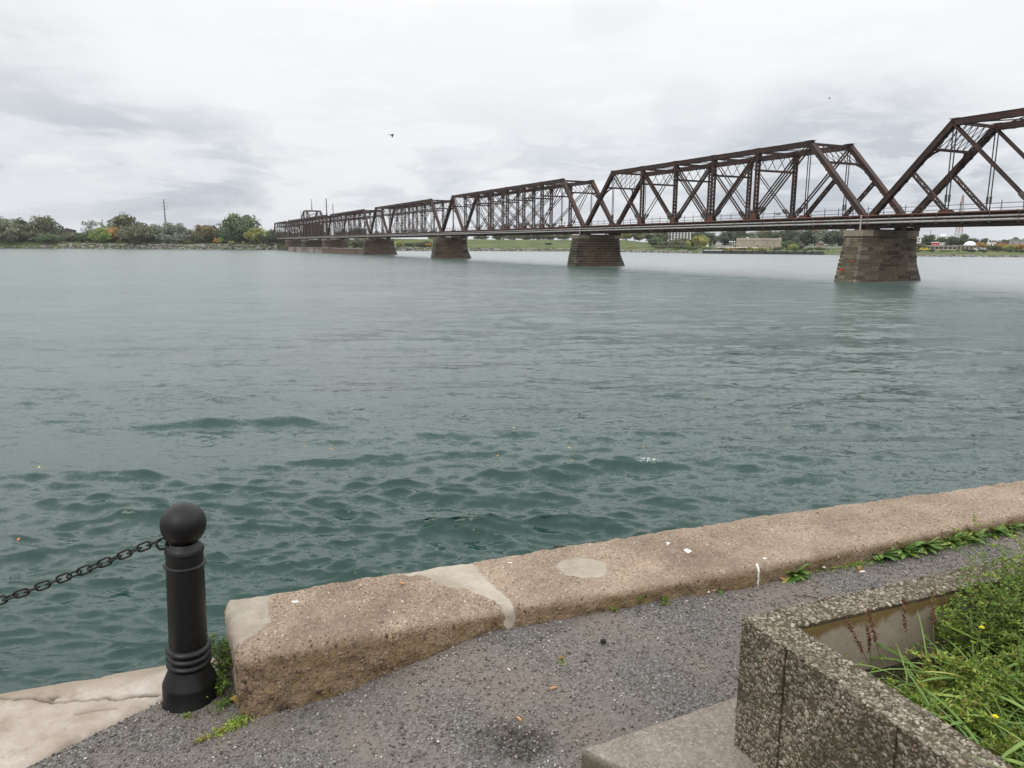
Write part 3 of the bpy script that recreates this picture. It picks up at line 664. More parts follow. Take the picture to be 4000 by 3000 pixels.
# ------------------------------------------------------------------ bollard and chain
M_BLACK = NT('satin_black_paint', .42, .32)
_n = M_BLACK.noise(28, 5, .6); _n2 = M_BLACK.noise(6, 4)
_w = M_BLACK.ramp(M_BLACK.noise(55, 6, .75), [(.63, 0), (.68, .8)])
M_BLACK = M_BLACK.done(M_BLACK.mix(_w, M_BLACK.mix(M_BLACK.ramp(_n2, [(.45, 0), (.75, .6)]), (.004, .004, .0043), (.008, .0078, .0075)), (.035, .027, .021)), M_BLACK.bump(_n, .12, .003), M_BLACK.ramp(_n2, [(.3, .36), (.7, .52)]))
M_WORN = simple('worn_black_iron', (.022, .02, .019), .5, .5, 40, metal=.3)
BC = np.array([-1.155, 2.445]); BT = 0.0
boll = empty('bollard', (BC[0], BC[1], 0), 0, 'black ball-topped iron bollard standing between the pale slab and the kerb wall', 'bollard')
boll.scale = (.905, .905, .945); boll.rotation_euler = (math.radians(.3), math.radians(2.1), 0)
b = MB(); b.lathe([(.105, -.05), (.105, .0), (.102, .004), (.1015, .075), (.1015, .078), (.098, .085), (.09, .105), (.083, .120), (.077, .135), (.0745, .142)], 64); b.build('base', M_BLACK, boll, smooth=True, sharp=40)
def ringprof(z, h, r0, r1):
    return [(r0, z)]+[(r0+(r1-r0)*math.sin(math.pi*i/8), z+h*i/8) for i in range(1, 8)]+[(r0, z+h)]
for z0 in (.142, .171, .200):
    b = MB(); b.lathe(ringprof(z0, .029, .071, .0835), 64); b.build('ring', M_BLACK, boll, smooth=True, sharp=60)
b = MB(); b.lathe([(.0705, .228), (.0705, .25), (.069, .5), (.0675, .548)], 64); b.build('shaft', M_BLACK, boll, smooth=True, sharp=40)
b = MB(); b.box(-.004, .004, -.004, .004, 0, .0025); stud = b.build('stud', M_WORN, boll, (.0700, 0, .247))
for k in range(1, 14):
    an = 2*math.pi*k/14; c_ = stud.copy(); COL.objects.link(c_); c_.location = (.0700*math.cos(an), .0700*math.sin(an), .247); c_.rotation_euler = (0, 0, an)
b = MB(); b.lathe(ringprof(.546, .014, .068, .0775), 64); b.build('ring', M_BLACK, boll, smooth=True, sharp=60)
b = MB(); b.lathe([(.0675, .559), (.0675, .598), (.071, .602), (.0705, .612), (.064, .622), (.054, .630), (.050, .637)], 64); b.build('neck', M_BLACK, boll, smooth=True, sharp=35)
b = MB(); R_ = .0825; zc_ = .706
b.lathe([(R_*math.cos(a), zc_+.96*R_*math.sin(a)) for a in np.linspace(math.radians(-57), math.radians(89.5), 44)], 72); b.build('ball', M_BLACK, boll, smooth=True)
EYE = Vector((-.0745, -.02, .634))
b = MB(); b.tube([(-.055, -.013, .634), (-.066, -.017, .634)], .008, 10); b.build('eye_bolt', M_WORN, boll, smooth=True)
def torus_pts(L, W, n=14):
    """stadium centre line, length L width W in local xy"""
    r = W/2; s = (L-W)/2; pts = []
    for i in range(n+1): a = -math.pi/2+math.pi*i/n; pts.append((s+r*math.cos(a), r*math.sin(a), 0))
    for i in range(n+1): a = math.pi/2+math.pi*i/n; pts.append((-s+r*math.cos(a), r*math.sin(a), 0))
    pts.append(pts[0]); return pts
M_CHAIN = simple('black_chain', (.006, .006, .006), .5, .4, 60, spec=.3)
b = MB(); b.tube(torus_pts(.039, .039), .0042, 8, cap=False); ring = b.build('chain_ring', M_CHAIN, boll, smooth=True); ring.location = EYE; ring.rotation_euler = (math.radians(78), 0, math.radians(25))
# chain hangs in the vertical plane that runs along the quay
chain = empty('chain', tuple(BC)+(0,), 0, 'black iron chain of oval links sagging from the bollard out of the left side', 'chain')
cdir = np.array([-.9357, -.3528])
def plane_hit(px, py):
    d = ray(px*1.80832, py*1.80832); nrm = np.array([-cdir[1], cdir[0], 0]); c0 = np.array([*BC, 0])+nrm*(-.02)
    t = ((c0-[0, 0, CZ])@nrm)/(d@nrm); p = np.array([0, 0, CZ])+d*t; return (p-c0)@np.array([*cdir, 0]), p[2]
obs = np.array([plane_hit(*q) for q in ((340, 1170), (300, 1184), (252, 1203), (185, 1231), (120, 1256), (60, 1277), (8, 1294))])
cf = np.polyfit(obs[:, 0], obs[:, 1], 2)
lm = MB(); lm.tube(torus_pts(.045, .0245), .0036, 8, cap=False)
link_me = None; s = obs[0, 0]+.012; k = 0; ds = .0325
while s < 1.35:
    p = Vector((cdir[0]*s+cdir[1]*-.02*-1*0, cdir[1]*s, np.polyval(cf, s))); sl = 2*cf[0]*s+cf[1]
    tang = Vector((cdir[0], cdir[1], sl)).normalized()
    up = Vector((-cdir[1], cdir[0], 0)) if k % 2 else Vector((0, 0, 1)); side = tang.cross(up).normalized(); nn = side.cross(tang).normalized()
    ca, sa = math.cos(random.uniform(-.25, .25)), math.sin(random.uniform(-.3, .3)); y_ = (side*ca+nn*sa).normalized(); z_ = tang.cross(y_)
    if link_me is None: o = lm.build('link', M_CHAIN, chain, smooth=True); link_me = o
    else: o = link_me.copy(); COL.objects.link(o); o.parent = chain
    off = Vector((-cdir[1], cdir[0], 0))*-.02
    p = p+off
    o.matrix_local = Matrix(((tang.x, y_.x, z_.x, p.x), (tang.y, y_.y, z_.y, p.y), (tang.z, y_.z, z_.z, p.z), (0, 0, 0, 1)))
    s += ds/math.sqrt(1+sl*sl); k += 1

# ------------------------------------------------------------------ weeds
def leaf_mat(name, stops, rough=.55):
    m = NT(name, rough, .35); c = m.ramp(m.attr('tint'), stops)
    c = m.mix(1., c, m.ramp(m.noise(18, 3), [(.3, .8), (.7, 1.15)]), 'MULTIPLY')
    m.b.inputs['Subsurface Weight'].default_value = 0
    # thin leaves let some light through
    tr = m.n('BsdfTranslucent'); m.set(tr.inputs[0], c); mx = m.n('MixShader'); mx.inputs[0].default_value = .25
    m.t.links.new(m.b.outputs[0], mx.inputs[1]); m.t.links.new(tr.outputs[0], mx.inputs[2]); m.t.links.new(mx.outputs[0], m.out.inputs[0])
    return m.done(c)
M_FINE = leaf_mat('fine_weed_leaf', [(0, (.03, .055, .015)), (.35, (.095, .165, .03)), (.65, (.20, .30, .045)), (.88, (.33, .40, .065)), (.96, (.30, .30, .07)), (1, (.22, .13, .05))])
M_BLADE = leaf_mat('grass_blade', [(0, (.06, .125, .035)), (.5, (.155, .26, .055)), (.8, (.27, .37, .085)), (.93, (.36, .36, .11)), (1, (.34, .26, .12))])
M_BROAD = leaf_mat('broad_leaf', [(0, (.045, .11, .028)), (.5, (.10, .20, .042)), (.85, (.18, .29, .06)), (1, (.30, .30, .08))], .45)
M_STEM = simple('weed_stem', (.10, .12, .04), .7, .4, 20)
M_RED = tinted('red_seed_head', [(0, (.05, .02, .016)), (.6, (.13, .05, .035)), (1, (.24, .12, .07))], .8)
M_YEL = simple('yellow_petal', (.72, .62, .03), .6, .15, 20)
M_DRY = tinted('dry_leaf', [(0, (.17, .085, .035)), (.5, (.36, .23, .07)), (1, (.50, .36, .05))], .7)
class LB_:
    """leaf builder: quads with tint"""
    def __init__(s): s.V = []; s.F = []; s.T = []
    def leaf(s, p, d, L, W, nrm, t, droop=0., seg=1, tip=.0):
        d = Vector(d).normalized(); n = Vector(nrm); a = d.cross(n)
        if a.length < 1e-5: a = d.cross(Vector((1, .3, .2)))
        a.normalize(); q = Vector(p); b = len(s.V)
        for i in range(seg+1):
            f = i/seg; w = W*(math.sin(math.pi*(.12+.88*(1-f)**.8 if seg > 1 else .5)) if seg > 1 else (1 if i == 0 else tip))
            if seg > 1 and i == seg: w = W*tip
            s.V += [tuple(q-a*w/2), tuple(q+a*w/2)]
            d = (d+Vector((0, 0, -droop/seg))).normalized(); q = q+d*(L/seg)
        for i in range(seg): s.F.append((b+2*i, b+2*i+1, b+2*i+3, b+2*i+2)); s.T.append(t)
    def diamond(s, p, d, L, W, nrm, t):
        d = Vector(d).normalized(); a = d.cross(Vector(nrm))
        if a.length < 1e-5: a = d.cross(Vector((.3, 1, .2)))
        a.normalize(); p = Vector(p); b = len(s.V)
        s.V += [tuple(p), tuple(p+d*L*.5+a*W/2), tuple(p+d*L), tuple(p+d*L*.5-a*W/2)]; s.F.append((b, b+1, b+2, b+3)); s.T.append(t)
    def build(s, name, m, parent=None, smooth=False):
        me = npmesh(name, np.array(s.V), np.array(s.F), face_attrs={'tint': s.T}); return link(name, me, m, parent, smooth=smooth)
def curve(p, d, L, bend, n=6, wig=.15):
    pts = [Vector(p)]; d = Vector(d).normalized()
    for i in range(n):
        d = (d+Vector((random.uniform(-wig, wig), random.uniform(-wig, wig), -bend/n))).normalized(); pts.append(pts[-1]+d*(L/n))
    return pts
def rvec(z0=-.2, z1=1.):
    a = random.uniform(0, 6.283); z = random.uniform(z0, z1); return Vector((math.cos(a), math.sin(a), z)).normalized()
def fine_weed(loc, h, nst, spread, leaf=.016, label=None, group=None, bright=.5, per=26, cat='weed'):
    o = empty('weed', loc, random.uniform(0, 6.28), label, cat, group); sb = MB(); lb = LB_()
    for k in range(nst):
        d = rvec(.9, 2.6); d = Vector((d.x*spread, d.y*spread, 1)).normalized(); L = h*random.uniform(.6, 1.12)
        pts = curve((random.uniform(-.02, .02), random.uniform(-.02, .02), 0), d, L, random.uniform(0, .5), 6, .16)
        sb.tube(pts, [.0018*(1-i/8) for i in range(7)], 4)
        t0 = bright+random.uniform(-.2, .2)
        subs = [pts]
        for j in range(random.randint(2, 4)):
            i = random.randint(2, 5); q = curve(pts[i], rvec(0, 1.2), L*random.uniform(.2, .42), .3, 4, .2); sb.tube(q, .0008, 3); subs.append(q)
        for q in subs:
            for _ in range(per if q is pts else per//2):
                f = random.uniform(.18, 1)*(len(q)-1); i = min(int(f), len(q)-2); pp = q[i].lerp(q[i+1], f-i)
                lb.diamond(pp, rvec(-.3, 1.1), leaf*random.uniform(.6, 1.4), leaf*random.uniform(.25, .45), rvec(.1, 1.5), min(1, max(0, t0+random.gauss(0, .22))))
    lb.build('leaves', M_FINE, o); sb.build('stem', M_STEM, o); return o
def grass_tuft(loc, L, n, W, label=None, group=None, bright=.5, up=1.6):
    o = empty('grass_tuft', loc, random.uniform(0, 6.28), label, 'grass', group); lb = LB_()
    for k in range(n):
        d = rvec(.6, up); l = L*random.uniform(.55, 1.15)
        lb.leaf((random.uniform(-.015, .015), random.uniform(-.015, .015), 0), d, l, W*random.uniform(.6, 1.2), Vector((0, 0, 1)), min(1, max(0, bright+random.gauss(0, .18))), random.uniform(.6, 1.7), 8, .02)
    lb.build('blades', M_BLADE, o, True); return o
def seed_stalk(loc, h, label=None, group=None, lean=.3):
    o = empty('seed_stalk', loc, 0, label, 'weed', group); sb = MB(); a = random.uniform(0, 6.28)
    pts = curve((0, 0, 0), (math.cos(a)*lean, math.sin(a)*lean, 1), h, .25, 7, .07); sb.tube(pts, .0014, 4); sb.build('stem', M_STEM, o)
    P = []; 
    for k in range(110):
        f = random.uniform(.62, 1)*(len(pts)-1); i = min(int(f), len(pts)-2); P.append(np.array(pts[i].lerp(pts[i+1], f-i))+np.random.default_rng(k).normal(0, .0035, 3))
    V, Fc, pid = pebbles(np.array(P), np.random.default_rng(2).normal(0, 1, (len(P), 3)), np.full(len(P), .005), 1., seed=3, el=(1.2, 2))
    link('seed_head', npmesh('seed_head', V, Fc, face_attrs={'tint': np.random.default_rng(5).random(len(P))[pid]}), M_RED, o); return o
def yellow_flower(loc, h, label=None, group=None, nf=2):
    o = empty('yellow_flower', loc, random.uniform(0, 6), label, 'flower', group); sb = MB(); lb = LB_(); fl = LB_()
    for k in range(nf):
        d = rvec(1.5, 3); pts = curve((0, 0, 0), d, h*random.uniform(.85, 1.1), .1, 5, .1); sb.tube(pts, .0012, 4)
        for _ in range(16):
            i = random.randint(1, 4); lb.diamond(pts[i], rvec(0, 1), .022, .007, rvec(.2, 1), random.uniform(.3, .8))
        for j in range(5):
            an = j*1.257; fl.diamond(pts[-1], (math.cos(an), math.sin(an), .45), .0095, .009, (0, 0, 1), .5)
            fl.diamond(pts[-1]+Vector((0, 0, .001)), (math.cos(an+.6), math.sin(an+.6), 1.1), .008, .007, (0, 0, 1), .5)
    sb.build('stem', M_STEM, o); lb.build('leaves', M_FINE, o); fl.build('petals', M_YEL, o); return o
def rosette(loc, R, n, W, label=None, group=None, up=.7, bright=.45, cat='weed'):
    o = empty('broadleaf_weed', loc, random.uniform(0, 6.28), label, cat, group); lb = LB_()
    for k in range(n):
        d = rvec(.15, up); lb.leaf((random.uniform(-.02, .02), random.uniform(-.02, .02), .004), d, R*random.uniform(.55, 1.15), W*random.uniform(.7, 1.2), (0, 0, 1), min(1, max(0, bright+random.gauss(0, .2))), random.uniform(.3, 1.1), 6, .05)
    lb.build('leaves', M_BROAD, o, True); return o
G_PL = 'weeds filling the pebble planter'
random.seed(19)
def pl_h(a, b):   # how tall the growth is across the planter
    return .13+.21*min(1, max(0, (a-.42)/.40))*(1-.30*min(1, max(0, (b-.5)/.6)))
n = 0
for k in range(900):
    a = random.uniform(PT+.03, 1.5); bb = random.uniform(.13, 1.05)
    if n > 150: break
    if a < .62 and bb < .30 and random.random() < .8: continue        # bare corner by the back wall
    if a > .5+1.1*bb+.75: continue
    h = pl_h(a, bb)*random.uniform(.75, 1.15)
    tall = a > .62 and bb < .62
    fine_weed(plworld(a, bb, SOIL+.01), h, random.randint(6, 10), .55 if not tall else .42, .0125 if tall else .0135,
              'tall dark green fine-leaved weed in the thicket above the planter back wall' if tall else 'low bright green fine-leaved weed spilling towards the planter front wall',
              G_PL+(', tall thicket' if tall else ', low growth'), .50 if tall else .68, 62); n += 1
for k in range(125):
    a = random.uniform(.2, 1.25); bb = random.uniform(.30, .95)
    grass_tuft(plworld(a, bb, SOIL+.02), random.uniform(.20, .38), random.randint(5, 10), random.choice((.005, .006, .008, .010, .014)), 'arching bright green grass tuft among the planter weeds', 'grass tufts in the planter', random.uniform(.35, .65))
for k, (a, bb, h) in enumerate(((.33, .24, .27), (.40, .20, .28), (.47, .22, .27), (.52, .26, .3), (.36, .18, .24), (.75, .46, .36), (.98, .5, .36), (.85, .55, .34), (.80, .36, .36), (.86, .40, .36), (.93, .30, .38), (.62, .42, .30), (.78, .6, .28), (.9, .68, .27))):
    seed_stalk(plworld(a, bb, SOIL), h, 'thin stalk with a dark reddish seed head in the planter', 'reddish seed stalks in the planter', .35)
for k, (a, bb, h) in enumerate(((.50, .34, .22), (.50, .47, .21), (.72, .66, .2), (.55, .62, .17), (.42, .55, .15), (.80, .82, .16))):
    yellow_flower(plworld(a, bb, SOIL+.02), h, 'small yellow flower on a thin stem among the planter weeds', 'yellow flowers in the planter', 1 if k != 2 else 2)
for k in range(9):
    a = random.uniform(.3, .95); bb = random.uniform(.4, .95); rosette(plworld(a, bb, SOIL+.03), .13, 7, .03, 'broad-leaved green weed low among the planter weeds', 'broad-leaved weeds in the planter', 1.4, .5)
# low creeping cover over the soil
lb = LB_()
for k in range(26000):
    a = random.uniform(PT+.01, 1.9); bb = random.uniform(.12, 1.3)
    if a < .55 and bb < .26 and random.random() < .7: continue
    p = plworld(a, bb, SOIL+.02+random.uniform(0, .07+.10*min(1, max(0, (a-.5)/.4)))); lb.diamond(p, rvec(-.2, .9), random.uniform(.009, .019), random.uniform(.003, .007), rvec(.2, 1.4), min(1, max(0, random.gauss(.45, .25))))
tag(lb.build('ground_cover', M_FINE), 'creeping green leaves covering the planter soil', 'ground cover', kind='stuff')

def gz(x, y): return float(ground_z(np.array([x]), np.array([y]))[0])
def gpt(px, py):        # survey point on the gravel
    z = 0.
    for _ in range(6): p = zz(px, py, z); z = gz(p[0], p[1])
    return Vector((p[0], p[1], z))
# weeds along the kerb foot
G_K = 'broad-leaved weeds at the kerb foot'
for i, (px, py, R, n_) in enumerate(((1712, 1243, .085, 26), (1895, 1203, .09, 24), (1945, 1193, .105, 34), (1990, 1184, .10, 34), (2040, 1173, .09, 26), (2065, 1169, .085, 22), (2095, 1164, .09, 24), (2140, 1153, .085, 24), (2175, 1146, .08, 20), (2205, 1139, .08, 20))):
    rosette(gpt(px, py), R*1.08, int(n_*3.2), .021, 'leafy green weed clump standing alone, nearest to the pale painted kerb drip' if i == 0 else 'leafy green weed clump in the row against the kerb foot', None if i == 0 else G_K, 1.5, .62)
rosette(gpt(1548, 1272), .045, 8, .022, 'tiny dark green weed sprouting from the gravel beside white cigarette ends', None, .9, .3)
for px, py, h, nst in ((1130, 1330, .045, 12), (1155, 1326, .035, 9), (1290, 1310, .025, 6), (1345, 1305, .04, 10), (1380, 1300, .045, 12), (1437, 1306, .03, 7), (1500, 1272, .035, 8), (1640, 1258, .03, 7), (1325, 1320, .02, 5)):
    fine_weed(gpt(px, py), h, nst, .9, .009, 'small green weed growing in the joint between kerb wall and gravel', 'small weeds at the kerb foot', .5, 14)
# moss / low green by the bollard and the right
for px, py, h, nst, lab in ((478, 1470, .16, 12, 'bushy green weed wedged between the bollard and the kerb end'), (470, 1505, .09, 10, 'bushy green weed in front of the kerb end beside the bollard'), (455, 1500, .07, 8, 'low green weed at the bollard foot'), (488, 1440, .17, 9, 'bushy green weed rising behind the bollard at the kerb end')):
    fine_weed(gpt(px, py), h, nst, .7, .014, lab, None, .35, 22)
grass_tuft(gpt(448, 1506), .10, 7, .006, 'pale grass tuft leaning out from the bollard foot', None, .6)
lb = LB_()
def moss_patch(c, ax, ay, ang, n_, yel):
    for k in range(n_):
        r_ = abs(random.gauss(0, .5)); a_ = random.uniform(0, 6.28); x = r_*math.cos(a_)*ax; y = r_*math.sin(a_)*ay
        X = c.x+x*math.cos(ang)-y*math.sin(ang); Y = c.y+x*math.sin(ang)+y*math.cos(ang)
        lb.diamond((X, Y, gz(X, Y)+random.uniform(.001, .012)), rvec(-.1, .8), random.uniform(.006, .013), random.uniform(.003, .006), rvec(.3, 1.5), min(1, max(0, random.gauss(yel, .18))))
moss_patch(gpt(520, 1560), .10, .045, .9, 700, .72); moss_patch(gpt(480, 1582), .08, .03, .7, 260, .85); moss_patch(gpt(440, 1600), .06, .012, .6, 120, .95)
moss_patch(gpt(490, 1520), .07, .04, 1., 420, .35); moss_patch(gpt(405, 1550), .025, .02, 0, 60, .5)
moss_patch(gpt(1780, 1228), .16, .05, .36, 650, .62); moss_patch(gpt(1850, 1222), .16, .05, .36, 500, .6); moss_patch(gpt(2010, 1188), .4, .05, .36, 1200, .45); moss_patch(gpt(1660, 1250), .10, .025, .36, 200, .6)
moss_patch(gpt(1370, 1306), .10, .02, .36, 180, .6); moss_patch(gpt(1212, 1434), .012, .012, 0, 30, .6)
tag(lb.build('ground_cover', M_FINE), 'mossy green and yellow growth along the gravel edge', 'ground cover', kind='stuff')

# ------------------------------------------------------------------ litter
M_FILT = simple('orange_filter', (.46, .25, .11), .8, .15, 60); M_PAPER = simple('white_paper', (.72, .71, .68), .8, .1, 60); M_ASH = simple('ash', (.05, .045, .04), .95, .3, 90)
def butt(p, ang, white, label, group=None):
    o = empty('cigarette_end', p, ang, label, 'cigarette end', group); b = MB(); b.tube([(-.011, 0, .0045), (.004, 0, .0045)], .0042, 10); b.build('filter', M_PAPER if white else M_FILT, o, smooth=True, sharp=40)
    b = MB(); b.tube([(.0042, 0, .0045), (.011, .0005, .0045), (.0125, .001, .0045)], [.0041, .0039, .003], 10); b.build('stub', M_PAPER if white else M_FILT, o, smooth=True, sharp=40); return o
def kpt(px, py): p = zz(px, py, KZ); return Vector((p[0], p[1], KZ+.002))
butt(kpt(869, 1263), 2.6, False, 'orange cigarette end lying on the top of the kerb end block')
butt(gpt(1195, 1490)+Vector((0, 0, .006)), .5, False, 'orange cigarette end lying in the middle of the gravel path')
butt(gpt(1122, 1558)+Vector((0, 0, .006)), 2.2, False, 'tan cigarette end in the gravel nearest the bottom of the photo')
butt(gpt(1690, 1255)+Vector((0, 0, .006)), 2.3, False, 'orange cigarette end beside the leafy weed clump that stands alone')
for px, py, a in ((1527, 1283, 2.6), (1543, 1279, .3)): butt(gpt(px, py)+Vector((0, 0, .006)), a, True, 'white cigarette end, one of two together in the gravel', 'pair of white cigarette ends')
for px, py, a, l in ((1777, 1232, 2.5, 'white cigarette end in the green moss at the kerb foot'), (1862, 1242, .2, 'white cigarette end on the gravel below the moss'), (1885, 1210, 2.8, 'white cigarette end in front of the leafy weed row'), (1985, 1196, 1.2, 'white cigarette end among the leaves of the weed row')): butt(gpt(px, py)+Vector((0, 0, .012)), a, True, l)
def maple_leaf(p, size, t, tilt, label, ang=0.):
    lb = LB_(); n_ = 7; c = Vector((0, 0, 0)); b0 = len(lb.V); pts = []
    for i in range(14):
        an = i*2*math.pi/14; r_ = size*(1 if i % 2 == 0 else .72)*(.8+.3*math.cos(an)); pts.append((r_*math.cos(an), r_*math.sin(an), .25*size*math.sin(an*2+1)))
    lb.V = [(0, 0, 0)]+pts; lb.F = [(0, 1+i, 1+(i+1) % 14, 1+(i+1) % 14) for i in range(14)]
    me = bpy.data.meshes.new('fallen_leaf'); me.from_pydata(lb.V, [], [f[:3] for f in lb.F]); at = me.attributes.new('tint', 'FLOAT', 'FACE'); at.data.foreach_set('value', np.full(14, t, dtype=np.float32))
    o = link('fallen_leaf', me, M_DRY); o.location = p; o.rotation_euler = (tilt, tilt*.5, ang); tag(o, label, 'leaf'); return o
maple_leaf(gpt(545, 1546)+Vector((0, 0, .02)), .024, 1., .5, 'bright yellow fallen leaf at the front foot of the kerb end', .4)
maple_leaf(gpt(536, 1536)+Vector((0, 0, .025)), .026, .15, .6, 'brown orange fallen leaf leaning on the kerb end', 2)
maple_leaf(gpt(505, 1520)+Vector((0, 0, .015)), .022, .45, .5, 'tan fallen leaf on the gravel between bollard and kerb end', 1.)
maple_leaf(gpt(1213, 1425)+Vector((0, 0, .008)), .016, .1, .2, 'small brown leaf beside a tiny sprout in the open gravel', 1.5)
maple_leaf(gpt(1870, 1205)+Vector((0, 0, .02)), .03, .25, .5, 'brown curled leaf in front of the leafy weed row', 1.)
maple_leaf(gpt(1853, 1235)+Vector((0, 0, .015)), .022, .2, 1., 'reddish brown curled leaf standing on edge near the moss', .2)
def twig(a, b_, label, r=.0025):
    m_ = (Vector(a)+Vector(b_))/2+Vector((.01, .008, .003)); t_ = MB(); t_.tube([a, m_, b_], [r, r*.9, r*.5], 6); tag(t_.build('twig', simple('twig_bark', (.05, .036, .022), .9, .3, 50), smooth=True), label, 'twig')
twig(kpt(1196, 1182), kpt(1228, 1185), 'dark twig lying on the kerb above the round mortar patch', .004)
twig(gpt(1920-130, 1302)+Vector((0, 0, .008)), gpt(1842-130, 1290)+Vector((0, 0, .008)), 'thin dark twig on the gravel near the planter corner')
bk = MB(); bk.lathe([(.004, 0), (.011, .003), (.0125, .008), (.009, .014), (.003, .017)], 9); o = bk.build('dark_stone', simple('black_stone', (.012, .011, .010), .7, .3, 50), smooth=True); o.location = gpt(1303, 1391)+Vector((0, 0, .003)); tag(o, 'single black stone standing out in the grey gravel', 'stone')
M_FLOAT = tinted('floating_leaf_colour', [(0, (.42, .13, .03)), (.5, (.55, .36, .05)), (1, (.5, .48, .2))], .5)
random.seed(4)
for k, (px, py) in enumerate(((660, 964), (1390, 966), (1230, 968), (1075, 985), (1235, 995), (1110, 925), (1700, 925), (40, 1166), (715, 970), (85, 1010))):
    p = zz(px, py, WZ+.07); f = MB(); an = random.uniform(0, 3); s_ = random.uniform(.022, .04); c_, n_ = math.cos(an)*s_, math.sin(an)*s_
    f.quad((-c_, -n_, 0), (n_*.5, -c_*.5, .012), (c_, n_, .02), (-n_*.5, c_*.5, .012), random.random() if k != 7 else 0.)
    o = f.build('floating_leaf', M_FLOAT, None, tuple(p)); tag(o, 'reddish leaf floating on the river left of the bollard' if k == 7 else 'small yellow or orange leaf drifting on the green river', 'leaf', None if k == 7 else 'leaves drifting on the river')

# ------------------------------------------------------------------ birds
def bird(px, py, dist, span, col, label, wl, wr, head=1):
    """body, neck, tail and two wings in one mesh; wl, wr: wing direction (x, z) each"""
    p = at_y(px, py, dist); b = MB(); s_ = span
    b.tube([(-.42*s_, 0, .0), (-.30*s_, 0, .012*s_), (-.12*s_, 0, .01*s_), (0, 0, .0), (.12*s_, 0, -.005*s_), (.22*s_, 0, .0), (.33*s_, 0, .01*s_)][::1], [.008*s_, .028*s_, .024*s_, .068*s_, .06*s_, .03*s_, .012*s_], 10)
    for sgn, (wx, wz) in ((-1, wl), (1, wr)):
        root = [(-.10*s_, sgn*.03*s_, .03*s_), (.10*s_, sgn*.03*s_, .03*s_)]; mid = [(-.05*s_+wx*s_*.5, sgn*.2*s_, wz*s_*.55), (.13*s_+wx*s_*.5, sgn*.2*s_, wz*s_*.5)]; tip = [(wx*s_, sgn*.34*s_, wz*s_), (wx*s_+.05*s_, sgn*.33*s_, wz*s_*.98)]
        for A_, B_ in ((root, mid), (mid, tip)):
            b.quad(A_[0], A_[1], B_[1], B_[0]); up = .012*s_; b.quad((A_[0][0], A_[0][1], A_[0][2]+up), (B_[0][0], B_[0][1], B_[0][2]+up*.5), (B_[1][0], B_[1][1], B_[1][2]+up*.5), (A_[1][0], A_[1][1], A_[1][2]+up))
    o = b.build('bird', simple('feathers', col, .8, .2, 4), None, tuple(p), smooth=False); o.scale = (head, 1, 1); tag(o, label, 'bird'); return o
bird(1530, 527, 60, .72, (.012, .012, .014), 'black long-necked bird flying low over the river, wings beating', (.10, -.30), (.02, .16))
bird(3240, 384, 110, .75, (.42, .42, .45), 'pale grey gull gliding in the white sky above the bridge', (-.18, .16), (.2, -.12))
bird(72, 820, 300, 1.4, (.2, .2, .22), 'tiny distant bird in the sky over the left bank trees', (-.1, .05), (.15, -.08))

# ------------------------------------------------------------------ railway bridge
_d = ray(571, 947); _d[2] = 0; _d /= np.linalg.norm(_d); _n = np.array([-_d[1], _d[0], 0]); _n = _n if _n[0] > 0 else -_n
DB = 70.5; WB = 6.4; RZ = math.atan2(_d[1], _d[0])
def bp(s, n=0., z=0.): q = _d*s+_n*(DB+n); return Vector((q[0], q[1], z))
ZB, ZT, ZBOT = 4.95, 13.35, 3.72
M_TURN = steel('worn_turnbuckle', (.045, .040, .038), (.085, .075, .07), (.06, .03, .02), .6)
def laced(b, lc, p, q, w, gap, side, pitch, up, t=.5):
    """two channels joined by zigzag lacing; side = unit vector of the channel spacing"""
    p, q, side = Vector(p), Vector(q), Vector(side); L = (q-p).length; d = (q-p)/L
    for s_ in (-1, 1): b.bar(p+side*s_*gap/2, q+side*s_*gap/2, *( (w, .12) if abs(up.dot(side)) > .5 else (.12, w)), up=up, t=t)
    n = max(3, int(L/pitch)); off = d.cross(side).normalized()*(w/2+.012)
    for o in (off, -off):
        for i in range(n):
            a, c = p+d*(L*i/n), p+d*(L*(i+1)/n); s_ = 1 if i % 2 else -1
            lc.bar(a+side*s_*gap/2*.8+o, c-side*s_*gap/2*.8+o, .075, .02, up=off)
